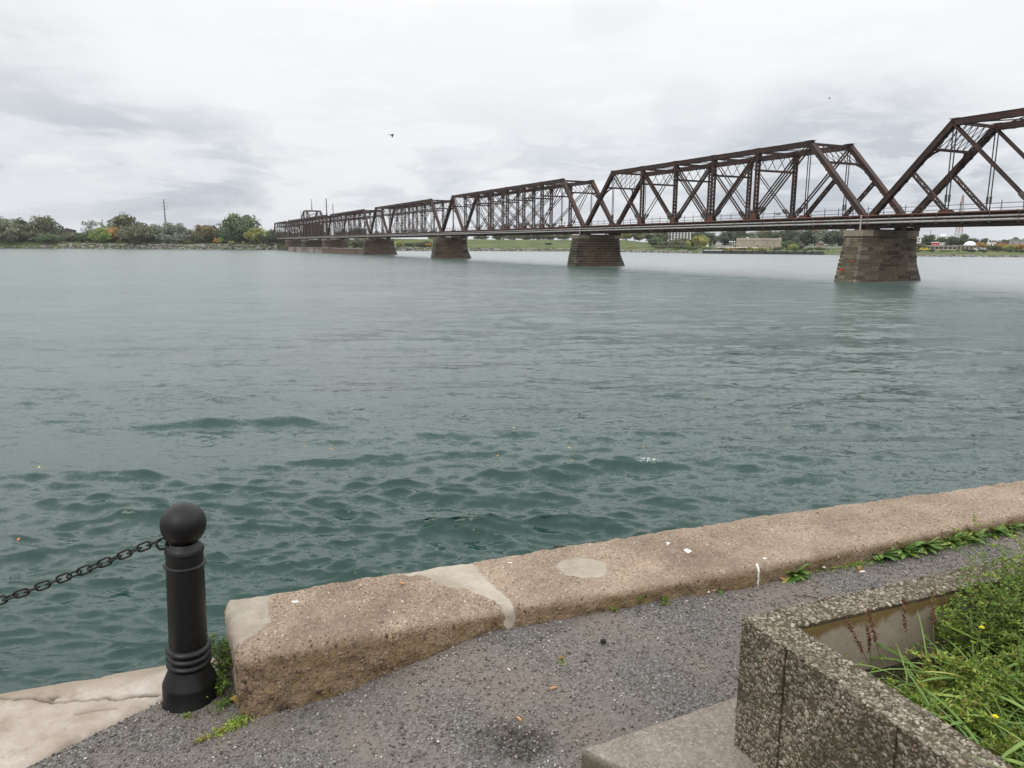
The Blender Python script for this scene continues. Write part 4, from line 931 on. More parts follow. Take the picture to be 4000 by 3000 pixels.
def truss_span(s0, s1, N, label, laced_end=False, far=False, whipple=True, group='steel truss spans of the railway bridge'):
    L = s1-s0-1.0; o = empty('truss_span', tuple(bp(s0+.5)), RZ, label, 'bridge span', group); p = L/N
    Y = (0., -WB); X = lambda i: i*p
    V3 = Vector
    for y in Y:
        out = 1 if y == 0 else -1
        # end posts (boxed, lattice underneath)
        for a, b_ in ((0, 1), (N, N-1)):
            b = MB(); b.bar((X(a), y, ZB-.1), (X(b_), y, ZT+.1), .62, .50, up=(0, 0, 1)); P, Q = V3((X(a), y, ZB-.1)), V3((X(b_), y, ZT+.1)); u = (Q-P).normalized(); nn = V3((0, 1, 0)).cross(u).normalized(); nn = nn if nn.z > 0 else -nn
            b.bar(P+nn*.27, Q+nn*.27, .72, .04, up=(0, 0, 1)); n_ = int((Q-P).length/.55); lc = MB()
            for i in range(n_): s_ = -1 if i % 2 else 1; lc.bar(P+u*(i*.55)-nn*.3+V3((0, .28*s_, 0)), P+u*(i*.55+.5)-nn*.3-V3((0, .28*s_, 0)), .06, .06)
            lc.build('lacing', M_STEEL, b.build('end_post', M_STEEL, o))
        b = MB(); b.bar((X(1)-.1, y, ZT), (X(N-1)+.1, y, ZT), .62, .56); b.box(X(1)-.25, X(N-1)+.25, y-.36, y+.36, ZT+.28, ZT+.33)
        for i in range(1, N): b.box(X(i)-.5, X(i)+.5, y-.37, y+.37, ZT+.332, ZT+.37)
        k = int((N-2)*p/.6)
        for i in range(k): xx = X(1)+.6*i; s_ = 1 if i % 2 else -1; b.bar((xx, y-.27*s_, ZT-.30), (xx+.55, y+.27*s_, ZT-.30), .06, .04)
        b.build('top_chord', M_STEEL, o)
        b = MB()
        for t in (-.22, .22): b.box(0, L, y+t-.03, y+t+.03, ZB-.32, ZB+.02)
        b.build('bottom_chord', M_RUST, o)
        # hip hangers: rod pairs with sleeve nuts
        for i in (1, N-1):
            b = MB(); lc = MB()
            for t in (-.17, .17): b.bar((X(i)+t, y, ZB), (X(i)+t, y, ZT-.3), .09, .07); lc.bar((X(i)+t, y, ZB+1.0), (X(i)+t, y, ZB+1.7), .17, .15)
            lc.build('turnbuckle', M_TURN, b.build('hanger', M_STEEL, o))
        for i in range(2, N-1):
            b = MB(); lc = MB(); laced(b, lc, (X(i), y, ZB), (X(i), y, ZT-.3), .34, .50, (0, 1, 0), .5 if not far else .9, V3((0, 1, 0))); b.box(X(i)-.33, X(i)+.33, y-.26, y+.26, ZT-1.05, ZT-.28)
            lc.build('lacing', M_STEEL, b.build('post', M_STEEL, o))
        # eye-bar diagonals
        dg = []
        mid = N/2
        if whipple:
            for i in range(1, N-1):
                for stp in (1, 2) if i == 1 else (2,):
                    if i+stp <= N-1 and i+stp <= mid+1.6: dg.append((i, i+stp, .17, .05)); dg.append((N-i, N-i-stp, .17, .05))
        else:
            for i in range(1, N-1):
                if i+1 <= mid+.6: dg.append((i, i+1, .19, .09)); dg.append((N-i, N-i-1, .19, .09))
            for i in range(2, N-2): 
                if abs(i+.5-mid) < 2.1: dg.append((i+1, i, .10, .08)); dg.append((i, i+1, .10, .08))
        for a, c, w, th in set(dg):
            b = MB(); lc = MB(); P, Q = V3((X(a), y, ZT-.25)), V3((X(c), y, ZB+.05)); u = (P-Q).normalized()
            for t in (-.25, .25):
                e = V3((0, t, 0)); b.bar(P+e, Q+e, th, w, up=(1, 0, 0)); lc.bar(Q+e+u*1.3, Q+e+u*2.0, th+.10, w+.16, up=(1, 0, 0))
            lc.build('turnbuckle', M_TURN, b.build('diagonal', M_STEEL, o))
        if laced_end:
            for a, c in ((0, 1), (N, N-1)):
                b = MB(); lc = MB(); laced(b, lc, (X(a)*.5+X(c)*.5, y, ZB*.5+ZT*.5), (X(c), y, ZB+.1), .3, .34, V3((.70, 0, .71)) if a == 0 else V3((-.70, 0, .71)), .5, V3((0, 1, 0))); lc.build('lacing', M_STEEL, b.build('sub_strut', M_STEEL, o))
        # pin plates on the bottom chord
        for i in range(1, N):
            b = MB(); hh = .78 if 1 < i < N-1 else .3
            for t in (-.34, .34): b.v += [(X(i)+x, y+t+dy, z) for dy in (-.02, .02) for x, z in ((-.62, ZB-.34), (.62, ZB-.34), (.62, ZB+.12), (.30, ZB+hh), (-.30, ZB+hh), (-.62, ZB+.12))]; q = len(b.v)-12; b.f += [tuple(q+k for k in range(6)), tuple(q+11-k for k in range(6))]+[(q+k, q+6+k, q+6+(k+1) % 6, q+(k+1) % 6) for k in range(6)]; b.t += [.5]*8
            b.build('gusset_plate', M_RUST, o)
    # portals
    for a, c in ((0, 1), (N, N-1)):
        b = MB(); P, Q = V3((X(a), 0, ZB)), V3((X(c), 0, ZT)); f = lambda h, y: P.lerp(Q, h)+V3((0, y, 0))
        b.bar(f(1.0, 0), f(1.0, -WB), .22, .3); b.bar(f(.735, 0), f(.735, -WB), .2, .26)
        n_ = 7
        for i in range(n_):
            y0, y1 = -WB*i/n_, -WB*(i+1)/n_; b.bar(f(.99, y0), f(.745, y1), .06, .06); b.bar(f(.745, y0), f(.99, y1), .06, .06)
        for s_ in (0, 1):
            yy = lambda t: -t if s_ == 0 else -WB+t; pts = [f(.52+.215*math.sin(q), yy(.25+1.35*(1-math.cos(q)))) for q in np.linspace(0, math.pi/2, 7)]
            for A_, B_ in zip(pts[:-1], pts[1:]): b.bar(A_, B_, .16, .2)
            b.bar(f(.60, yy(.3)), f(.735, yy(1.1)), .12, .16)
        b.build('portal_brace', M_STEEL, o)
    for i in range(2, N-1):
        b = MB(); z1 = ZT-2.3; b.bar((X(i), 0, z1), (X(i), -WB, z1), .2, .26); b.bar((X(i), 0, ZT-.1), (X(i), -WB, ZT-.1), .2, .3); n_ = 4
        for k in range(n_): y0, y1 = -WB*k/n_, -WB*(k+1)/n_; b.bar((X(i), y0, ZT-.1), (X(i), y1, z1), .06, .06); b.bar((X(i), y0, z1), (X(i), y1, ZT-.1), .06, .06)
        b.build('sway_frame', M_STEEL, o)
    for i in range(1, N-1):
        b = MB(); b.bar((X(i), 0, ZT+.05), (X(i+1), -WB, ZT+.05), .07, .1); b.bar((X(i), -WB, ZT-.06), (X(i+1), 0, ZT-.06), .07, .1); b.build('lateral_brace', M_STEEL, o)
    # floor
    b = MB()
    for i in range(N+1): b.box(X(i)-.18, X(i)+.18, -WB-.4, .4, ZBOT+.08, ZB-.36)
    b.build('floor_beams', M_DARK, o)
    b = MB()
    for y in (.48, -WB-.48): b.box(0, L, y-.03, y+.03, ZBOT+.05, ZB-.12); b.box(0, L, y-.16, y+.16, ZBOT, ZBOT+.05); b.box(0, L, y-.16, y+.16, ZB-.12, ZB-.07)
    for y in (-1.6, -2.5, -WB+2.5, -WB+1.6): b.box(0, L, y-.09, y+.09, ZBOT+.25, ZB-.42)
    k = 0
    while k*1.35 < L: 
        for y in (.48, -WB-.48): b.box(k*1.35-.05, k*1.35+.05, y-.10, y+.10, ZBOT+.051, ZB-.121)
        k += 1
    b.build('plate_girder', M_DARK if far else M_DARK, o)
    b = MB(); k = 0
    while k*.55 < L: b.box(k*.55, k*.55+.24, -WB+1.0, -1.0, ZB-.415, ZB-.18); k += 1
    b.build('ties', M_TIE, o)
    for y in (-WB/2-.75, -WB/2+.75): b = MB(); b.box(0, L, y-.04, y+.04, ZB-.178, ZB-.02); b.build('track_rail', M_RUST, o)
    # service pipes carried on brackets outside the near girder
    for z, r, m in ((4.86, .095, M_RUST), (4.47, .085, M_PIPE), (4.12, .115, M_PIPE)):
        b = MB(); b.tube([(-.5, .86, z), (L+.5, .86, z)], r, 10)
        k = 0
        while k*3.05 < L: b.tube([(k*3.05+.6*(z < 4.3), .86, z), (k*3.05+.6*(z < 4.3)+.14, .86, z)], r+.025, 10); k += 1
        b.build('pipe', m, o, smooth=True, sharp=40)
    b = MB(); b.box(-.03, .03, .5, .97, ZBOT+.12, ZBOT+.22); b.box(-.025, .025, .93, .965, ZBOT+.22, 4.9); br = b.build('pipe_bracket', M_GALV, o, (1, 0, 0)); k = 1
    while k*2.6+1 < L: c_ = br.copy(); COL.objects.link(c_); c_.location = (k*2.6+1, 0, 0); k += 1
    b = MB(); b.box(-.55, -.40, .99, 1.07, 3.35, 4.98); b.build('clamp_post', M_PIPE, o)
    # walkway railing beside the far truss
    b = MB(); yr = -WB+.75; k = 0
    for z in (ZB+.55, ZB+1.0): b.box(-.5, L+.5, yr-.028, yr+.028, z-.03, z+.03)
    while k*2.1 < L+.4: b.box(k*2.1-.03, k*2.1+.03, yr-.03, yr+.03, ZB-.2, ZB+1.28); k += 1
    b.build('railing', M_GALV, o)
    b = MB(); b.box(L*.31, L*.31+.5, yr-.1, yr+.3, ZB+.75, ZB+1.05); b.build('signal_box', M_PIPE, o)
    return o
SJ = [.8195*DB, 1.654*DB, 2.683*DB, 3.69*DB, 4.665*DB, 6.04*DB, 6.85*DB]
pl_ = SJ[1]-SJ[0]
truss_span(SJ[0]-pl_-.6, SJ[0], 7, 'brown steel truss span leaving the right edge of the photo, nearest to the viewer', True, whipple=False)
truss_span(SJ[0], SJ[1], 7, 'brown steel truss span between the two nearest stone piers', True, whipple=False)
truss_span(SJ[1], SJ[2], 9, 'long brown truss span between the second and third stone piers from the right')
truss_span(SJ[2], SJ[3], 9, 'long brown truss span between the third and fourth stone piers from the right')
truss_span(SJ[3], SJ[4], 9, 'long brown truss span just right of the swing span and its tower', far=True)
def swing_span(s0, s1):
    o = empty('swing_span', tuple(bp(s0+.4)), RZ, 'dark brown swing span with a raised lattice tower over its middle', 'bridge span', 'steel truss spans of the railway bridge')
    L = s1-s0-.8; N = 12; p = L/N; X = lambda i: i*p
    for y in (0, -WB):
        b = MB(); b.bar((0, y, ZT+.1), (L, y, ZT+.1), .6, .65); b.build('top_chord', M_STEEL, o)
        b = MB(); b.bar((0, y, ZB-.2), (L, y, ZB-.2), .5, .5); b.build('bottom_chord', M_RUST, o)
        for i in range(N+1):
            b = MB(); b.bar((X(i), y, ZB), (X(i), y, ZT+(.9 if i in (0, N) else 0)), .5 if i in (0, N) else .4, .45, up=(0, 1, 0)); b.build('post', M_STEEL, o)
        for i in range(N):
            b = MB(); a, c = ((i, i+1) if i < N/2 else (i+1, i)); 
            for t in (-.18, .18): b.bar((X(a), y+t, ZB), (X(c), y+t, ZT), .08, .2); b.bar((X(c), y+t, ZB), (X(a), y+t, ZT), .06, .08)
            b.build('diagonal', M_STEEL, o)
    for i in range(N+1):
        b = MB(); b.bar((X(i), 0, ZT-.1), (X(i), -WB, ZT-.1), .2, .3); b.bar((X(i), 0, ZT-2.2), (X(i), -WB, ZT-2.2), .2, .26)
        for k in range(4): y0, y1 = -WB*k/4, -WB*(k+1)/4; b.bar((X(i), y0, ZT-.1), (X(i), y1, ZT-2.2), .07, .07); b.bar((X(i), y0, ZT-2.2), (X(i), y1, ZT-.1), .07, .07)
        b.build('sway_frame', M_STEEL, o)
    # tower: four legs, top frame, stays down to the chord
    c = L/2; ht = 17.1; b = MB()
    for y in (0, -WB):
        for sx in (-1, 1):
            b.bar((c+sx*4.0, y, ZT), (c+sx*3.6, y, ht), .4, .4); b.bar((c+sx*11.5, y, ZT), (c+sx*3.7, y, ht), .5, .5); b.bar((c+sx*6.3, y, ZT), (c+sx*3.7, y, ht-.4), .15, .2)
        b.bar((c-3.9, y, ht), (c+3.9, y, ht), .4, .5)
        b.bar((c-3.8, y, ZT), (c+3.6, y, ht), .12, .16); b.bar((c+3.8, y, ZT), (c-3.6, y, ht), .12, .16)
    for sx in (-3.6, 3.6):
        b.bar((c+sx, 0, ht), (c+sx, -WB, ht), .3, .4); b.bar((c+sx, 0, ht-.2), (c+sx, -WB, ZT+.5), .12, .14); b.bar((c+sx, -WB, ht-.2), (c+sx, 0, ZT+.5), .12, .14)
    b.bar((c-3.8, 0, ht), (c+3.8, -WB, ht), .1, .14); b.bar((c-3.8, -WB, ht), (c+3.8, 0, ht), .1, .14); b.build('tower', M_STEEL, o)
    b = MB(); b.tube([(c+.3, -WB/2, ht), (c+.3, -WB/2, ht+5.6)], [.34, .16], 8); b.build('mast', M_PIPE, o)
    b = MB(); b.tube([(L-19, -WB/2, ZT), (L-19, -WB/2, ZT+5.)], [.26, .12], 8); b.bar((L-19, -WB/2, ZT+4.7), (L-13, -WB/2, ZT+.2), .05, .05); b.build('mast', M_PIPE, o)
    b = MB(); b.tube([(2.2, -WB/2, ZT), (2.2, -WB/2, ZT+5.4)], [.26, .14], 8); b.bar((2.2, -WB/2, ZT+5.2), (9, -WB/2, ZT+.2), .05, .05); b.build('mast', M_PIPE, o)
    # machinery house inside the truss
    b = MB(); b.box(c-10, c+7, -WB+.5, -.5, ZB+.3, ZT-2.6); b.build('machine_house', simple('weathered_house_board', (.055, .042, .036), .9, .3, .6), o)
    b = MB(); b.box(0, L, .3, .42, ZBOT, ZB-.1); b.box(0, L, -WB-.42, -WB-.3, ZBOT, ZB-.1)
    for i in range(N+1): b.box(X(i)-.2, X(i)+.2, -WB-.29, .29, ZBOT+.1, ZB-.3)
    b.build('plate_girder', M_DARK, o)
    b = MB(); k = 0
    while k*1. < L: b.box(k, k+.5, -WB+1, -1, ZB-.29, ZB-.1); k += 1
    b.build('ties', M_TIE, o)
    for z, r, m in ((4.86, .1, M_RUST), (4.47, .09, M_PIPE), (4.12, .115, M_PIPE)): b = MB(); b.tube([(0, .8, z), (L, .8, z)], r, 8); b.build('pipe', m, o)
    b = MB(); yr = -WB+.75
    for z in (ZB+.55, ZB+1.): b.box(0, L, yr-.03, yr+.03, z-.03, z+.03)
    b.build('railing', M_GALV, o)
swing_span(SJ[4], SJ[5])
truss_span(SJ[5], SJ[6], 7, 'farthest brown truss span, running into the trees of the left bank', False, far=True, whipple=False)

# ---- stone piers
def pier(s, label, ncourse=11, th0=2.25, th1=2.75, n0=-1.95, n1=6.6, ice=True, detail=True, tintlo=.5, stain=.75, graffiti=False, seed=1, endt=0., zbase=WZ-1.2, group='stone bridge piers'):
    r = random.Random(seed); o = empty('bridge_pier', tuple(bp(s, 0, 0)), RZ, label, 'bridge pier', group)
    ztop, zw = 3.38, WZ; capz = 2.72; H = capz-zbase
    # local: x along bridge, -y towards far side
    def half(z): f = (capz-z)/(capz-zw); return th0/2+(th1-th0)/2*f, -n0+.75*f, -n1-.35*f        # half thickness, y near end, y far end
    core = MB()
    hx1, ya1, yb1 = half(zbase); hx2, ya2, yb2 = half(capz)
    core.v = [(-hx1+.03, yb1+.03, zbase), (hx1-.03, yb1+.03, zbase), (hx1-.03, ya1-.03, zbase), (-hx1+.03, ya1-.03, zbase), (-hx2+.03, yb2+.03, capz), (hx2-.03, yb2+.03, capz), (hx2-.03, ya2-.03, capz), (-hx2+.03, ya2-.03, capz)]
    core.f = [(0, 3, 2, 1), (4, 5, 6, 7), (0, 1, 5, 4), (1, 2, 6, 5), (2, 3, 7, 6), (3, 0, 4, 7)]; core.t = [.5]*6
    core.build('mortar_core', M_MORTAR, o)
    b = MB(); st = []; ms = []
    ch = (capz-zw)/ncourse; z = zw-ch*1.5; ci = 0
    while z < capz-.02:
        z1 = min(z+ch, capz); hx, ya, yb = half(z+ch/2); g = .032
        def run(a0, a1):
            x = a0; out = []
            while x < a1-.05:
                l = r.uniform(.8, 2.1); e = x+l if a1-x-l > .5 else a1; out.append((x, e)); x = e
            return out
        def add(x0, x1, y0, y1, end, dt=0.):
            t = min(1, max(0, r.gauss(tintlo+dt, .15))); yc = -(y0+y1)/2; nb_ = len(b.f)
            b.box(x0, x1, y0, y1, z+g, z1-g, t)
            # rock face: push the outer corners irregularly
            q = len(b.v)-8
            for k in range(8): v = b.v[q+k]; b.v[q+k] = (v[0]+r.uniform(-.018, .018), v[1]+r.uniform(-.018, .018), v[2]+r.uniform(-.008, .008))
            mid = (yc-(n0+n1)/2)/((n1-n0)/2); sv = stain*max(0, 1-abs(mid)**3.2*1.25)*(0 if end else 1); st.extend([sv]*6); ms.extend([.75 if end else (.35 if ci < 3 else 0)]*6)
        for sx in (-1, 1):
            for a0, a1 in run(yb-.05, ya+.05):
                pr = r.uniform(.015, .085) if detail else .04
                x0, x1 = (-hx-pr, -hx+.35) if sx < 0 else (hx-.35, hx+pr); add(x0, x1, a0+g, a1-g, False)
        for a0, a1 in run(-hx+.36, hx-.36):
            pr = r.uniform(.01, .09); add(a0+g, a1-g, ya-.3, ya+pr, True, endt)
            add(a0+g, a1-g, yb-pr, yb+.3, True)
        z = z1; ci += 1
    me_o = b.build('masonry', M_PIER, o)
    for nm, arr in (('stain', st), ('moss', ms)): at = me_o.data.attributes.new(nm, 'FLOAT', 'FACE'); at.data.foreach_set('value', np.array(arr, dtype=np.float32))
    # coping stones
    b = MB(); hx, ya, yb = half(capz); y = yb-.16; st = []
    while y < ya+.10:
        e = min(ya+.16, y+r.uniform(1.2, 2.1)); e = ya+.16 if ya+.16-e < .5 else e; b.box(-hx-.16, hx+.16, y+.012, e-.012, capz+.004, ztop, min(1, max(.2, r.gauss(.72, .12)))); m_ = ((-(y+e)/2)-(n0+n1)/2)/((n1-n0)/2); st += [stain*max(0, 1-abs(m_)**2*1.6)]*6; y = e
    c_ = b.build('coping', M_PIER, o)
    for nm, arr in (('stain', st), ('moss', [.25]*len(st))): at = c_.data.attributes.new(nm, 'FLOAT', 'FACE'); at.data.foreach_set('value', np.array(arr, dtype=np.float32))
    b = MB()
    for xx in (-.75, .75):
        for y in (0, -WB): b.box(xx-.5, xx+.5, y-.5, y+.5, ztop+.003, ztop+.38)
    b.box(-hx+.1, hx-.1, -WB+.6, -.6, ztop+.003, ztop+.1)
    b.build('bearing', M_DARK, o)
    if ice:      # sloping plated ice breaker on the upstream end
        b = MB(); hx, ya, yb = half(zw); zi = .45; _, _, ybt = half(zi); ext = .6
        A = [(-hx*.8, ybt-.02, zi), (hx*.8, ybt-.02, zi), (hx*.95, yb-ext-.9, zbase+.1), (-hx*.95, yb-ext-.9, zbase+.1), (-hx*.95, yb+.4, zbase+.1), (hx*.95, yb+.4, zbase+.1), (-hx*.8, ybt+.4, zi), (hx*.8, ybt+.4, zi)]
        b.v = A; b.f = [(0, 3, 2, 1), (0, 6, 4, 3), (1, 2, 5, 7), (0, 1, 7, 6), (4, 6, 7, 5), (2, 3, 4, 5)]; b.t = [.5]*6; b.build('ice_breaker', M_CLAD, o)
    if graffiti:
        hx, ya, yb = half(-.2)
        for (x, z, w, h) in ((-.45, .12, .55, .16), (.62, -.83, .8, .2)):
            _, yz, _ = half(z); b = MB(); rr = random.Random(int(x*100)); pts = [(x+w/2*math.cos(a)*rr.uniform(.65, 1.1), z+h/2*math.sin(a)*rr.uniform(.5, 1.2)) for a in np.linspace(0, 6.28, 15)[:-1]]
            q = len(b.v); b.v += [(px_, yz+.105, pz_) for px_, pz_ in pts]+[(px_, yz+.099, pz_) for px_, pz_ in pts]; b.f += [tuple(range(14)), tuple(27-i for i in range(14))]; b.t += [.5, .5]; b.build('graffiti', M_REDPAINT, me_o)
    return o
pier(SJ[0], 'stone bridge pier nearest to the viewer, with red graffiti on its mossy end', tintlo=.55, stain=.55, graffiti=True, seed=1, endt=.2)
pier(SJ[1], 'stone pier with pale mortar joints and a green mossy end, second from the right', tintlo=.28, stain=.85, seed=2)
pier(SJ[2], 'rust-stained stone pier in mid-river, third from the right', tintlo=.36, stain=1., seed=3)
pier(SJ[3], 'rust-stained stone pier beside the right end of the long concrete guide wall', tintlo=.36, stain=1., seed=4, n1=8)
pier(SJ[4], 'grey-cornered stone pier standing behind the long concrete guide wall', tintlo=.5, stain=.8, seed=5, ice=False, n1=8)
pier((SJ[4]+SJ[5])/2, 'broad dark pivot pier under the swing span tower', th0=9, th1=9.6, tintlo=.22, stain=.6, seed=6, ice=False, n0=-1.5, n1=8)
pier(SJ[5], 'dark stone pier at the left end of the swing span', tintlo=.4, stain=.6, seed=7, ice=False)
pier(SJ[6], 'stone abutment pier half hidden by bushes at the left bank', tintlo=.4, stain=.6, seed=8, ice=False, th0=4, th1=4.6)
# long concrete guide wall of the swing span
def guide_wall():
    o = empty('guide_wall', (0, 0, 0), 0, 'long pale concrete guide wall lying low in the water under the far spans', 'wall', None)
    A = Vector(at_z(1140, 983, WZ)); A.z = 0; Bq = bp(SJ[3]+1.5, -.2); 
    m = NT('streaked_concrete', .9, .2); p = m.obj(); c = m.mix(m.noise(.35, 5, .6, scaled(m, p, 1, 1, .4)), (.13, .115, .10), (.40, .38, .34)); c = m.mix(m.ramp(m.noise(.12, 2), [(.5, 0), (.62, .75)]), c, (.12, .075, .06)); m.done(c)
    b = MB(); u = (Bq-A).normalized(); sd_ = Vector((-u.y, u.x, 0)); n_ = 16
    for i in range(n_):
        P, Q = A.lerp(Bq, i/n_), A.lerp(Bq, (i+1)/n_-.001); b.prism([tuple((P-sd_*1.5)[:2]), tuple((Q-sd_*1.5)[:2]), tuple((Q+sd_*1.5)[:2]), tuple((P+sd_*1.5)[:2])], WZ-1, -.25, .5)
        if i == 7: b.build('wall', m.m, o); b = MB()
    tag(b.build('wall', simple('stained_wall', (.12, .085, .065), .9, .35, .4), o), 'brown stained length of the guide wall')
    b = MB(); b.prism([tuple((A-sd_*1.7)[:2]), tuple((Bq-sd_*1.7)[:2]), tuple((Bq+sd_*1.7)[:2]), tuple((A+sd_*1.7)[:2])], -.247, -.02); b.build('coping', m.m, o)
guide_wall()

# ------------------------------------------------------------------ far banks
def mdir(px): d = ray(px, 960); return d[0]/d[1]
SHORE = [(-1400, 425), (-600, 428), (0, 432), (571, 440), (1085, 443), (1110, 452), (1330, 470), (1400, 440), (1540, 424), (2000, 432), (2300, 438), (2560, 412), (2720, 372), (2850, 362), (3215, 343), (3300, 330), (3560, 302), (4000, 296), (4600, 290), (5600, 280), (7500, 260)]
def shore_y(px): return float(np.interp(px, [a for a, b in SHORE], [b for a, b in SHORE]))
OFFS = [-3, 0, 3, 7, 14, 30, 60, 85, 200, 700, 1600, 3200]
PROF = [(-1400, [-2, -.3, 1.6, 3.2, 3.5, 3.8, 4, 4, 4.5, 6, 8, 10]), (1085, [-2, -.3, 1.6, 3.2, 3.5, 3.8, 4, 4, 4.5, 6, 8, 10]), (1110, [-2, -.3, 1, 2, 2.6, 3, 4, 5, 5, 6, 8, 10]), (1330, [-2, -.3, 1, 2, 2.8, 4, 6, 6.5, 6, 6, 8, 10]), (1540, [-2, -.3, 1.2, 2.4, 3, 4.6, 6.7, 7, 6, 6, 8, 10]),
        (2440, [-2, -.3, .9, 1.8, 2.4, 4.2, 6.6, 7, 6, 6, 8, 10]), (2620, [-2, -.3, .7, 1.4, 2, 2.6, 3.4, 4, 5, 6, 8, 10]), (2735, [-2, -.3, .6, 1.2, 1.6, 2, 2.8, 3.4, 5, 6, 8, 10]), (2750, [-2, -1, 1.2, 1.4, 1.8, 2.2, 2.9, 3.2, 4.5, 6, 8, 10]), (3215, [-2, -1, 1.2, 1.4, 1.8, 2.2, 2.9, 3.2, 4.5, 6, 8, 10]), (3240, [-2, -.3, .6, 1.2, 1.7, 2.1, 2.8, 3.4, 4.5, 6, 8, 10]), (7500, [-2, -.3, .5, 1.0, 1.6, 2, 2.4, 2.6, 4, 7, 10, 12])]
def prof(px): return [float(np.interp(px, [a for a, b in PROF], [b[i] for a, b in PROF])) for i in range(len(OFFS))]
def land(px, off):
    """world point standing on the far bank at photo column px, 'off' metres behind the waterline"""
    Y = shore_y(px)+off; z = float(np.interp(off, OFFS, prof(px)))+WZ; return Vector((mdir(px)*Y, Y, z))
def make_banks():
    pxs = np.unique(np.concatenate([np.linspace(-1400, 4600, 520), np.linspace(4600, 7500, 30), [2735, 2750, 3215, 3240, 1085, 1110]]))
    offs = np.unique(np.concatenate([np.array(OFFS, float), np.linspace(0, 90, 46)]))
    V = []
    for px in pxs:
        P = np.interp(offs, OFFS, prof(px)); Y = shore_y(px)+offs; V.append(np.stack([mdir(px)*Y, Y, WZ+P], -1))
    V = np.array(V); V[:, :, 2] += (vnoise2(V[:, :, 0]/6, V[:, :, 1]/6, 4, 4)-.5)*np.clip(offs/12, 0, .8)[None]
    nA, nB = V.shape[:2]; idx = np.arange(nA*nB).reshape(nA, nB); Fc = np.stack([idx[:-1, :-1], idx[1:, :-1], idx[1:, 1:], idx[:-1, 1:]], -1).reshape(-1, 4)
    m = NT('bank_grass', .95, .1); p = m.pos()
    c = m.ramp(m.noise(.05, 6, .65, p), [(.32, (.042, .070, .024)), (.5, (.075, .108, .038)), (.66, (.125, .13, .055))])
    c = m.mix(m.ramp(m.noise(.22, 6, .7, scaled(m, p, .5, 1, 3)), [(.5, 0), (.62, .85)]), c, (.042, .052, .022))
    c = m.mix(m.ramp(m.noise(1.6, 4, .6, p), [(.4, 0), (.75, .4)]), c, (.15, .135, .07))
    m.done(c)
    tag(link('far_bank', npmesh('far_bank', V.reshape(-1, 3), Fc), m.m, smooth=True), kind='structure')
make_banks()
# ---- riprap
M_ROCK = tinted('riprap_stone', [(0, (.055, .05, .045)), (.4, (.13, .12, .108)), (.75, (.22, .207, .19)), (1, (.34, .325, .30))], .95, .2, .25, .8)
def rock_mesh(seed):
    r = np.random.default_rng(seed); V, Fc, _ = pebbles(np.zeros((1, 3)), np.array([[0, 0, 1.]]), np.array([1.]), .62, True, .22, seed, (.8, 1.35)); return V, Fc
def make_riprap():
    r = np.random.default_rng(8); meshes = [npmesh('boulder', *rock_mesh(20+i), face_attrs={'tint': np.full(32, t)}) for i, t in enumerate((.15, .35, .5, .6, .75, .9, .45, .8))]
    for me in meshes: me.materials.append(M_ROCK)
    spots = []
    def strip(px0, px1, n, h, smin, smax):
        for _ in range(n):
            px = r.uniform(px0, px1); off = r.uniform(-.2, h); q = land(px, off); spots.append((q, r.uniform(smin, smax)))
    strip(230, 1100, 560, 5.5, .8, 2.2); strip(100, 230, 30, 3, .8, 2.); strip(-900, 100, 60, 3, 1, 2.); strip(1385, 1560, 130, 6, .8, 1.9); strip(1560, 2240, 520, 4.5, .8, 1.7); strip(2240, 2700, 330, 3.6, .8, 1.9); strip(3240, 3300, 30, 2, .5, 1.2); strip(3540, 4100, 420, 2.6, .5, 1.3); strip(4100, 5000, 250, 2.6, .5, 1.3)
    vis = [s for s in spots if -700 < 0 or True]; vis.sort(key=lambda s: -s[1]/s[0].y if abs(s[0].x/s[0].y) < .70 else 0)
    for q, s in vis[:300]:
        o = bpy.data.objects.new('boulder', meshes[int(r.integers(8))]); COL.objects.link(o); o.location = q+Vector((0, 0, .1*s)); o.scale = (s, s, s*.9); o.rotation_euler = (r.uniform(-.6, .6), r.uniform(-.6, .6), r.uniform(0, 6.28))
        tag(o, 'pale grey boulder in the rock bank along the far shoreline', 'boulder', 'boulders along the far waterline')
    rest = vis[300:]; P = np.array([tuple(q) for q, s in rest])+[0, 0, .1]; S = np.array([s for q, s in rest])
    V, Fc, pid = pebbles(P, np.column_stack([r.normal(0, .35, (len(P), 2)), np.ones(len(P))]), S, .62, True, .22, 5, (.8, 1.35))
    tag(link('boulders', npmesh('boulders', V, Fc, face_attrs={'tint': np.clip(r.normal(.55, .25, len(P)), 0, 1)[pid]}), M_ROCK), 'smaller pale boulders heaped along the far shoreline', kind='stuff')
make_riprap()

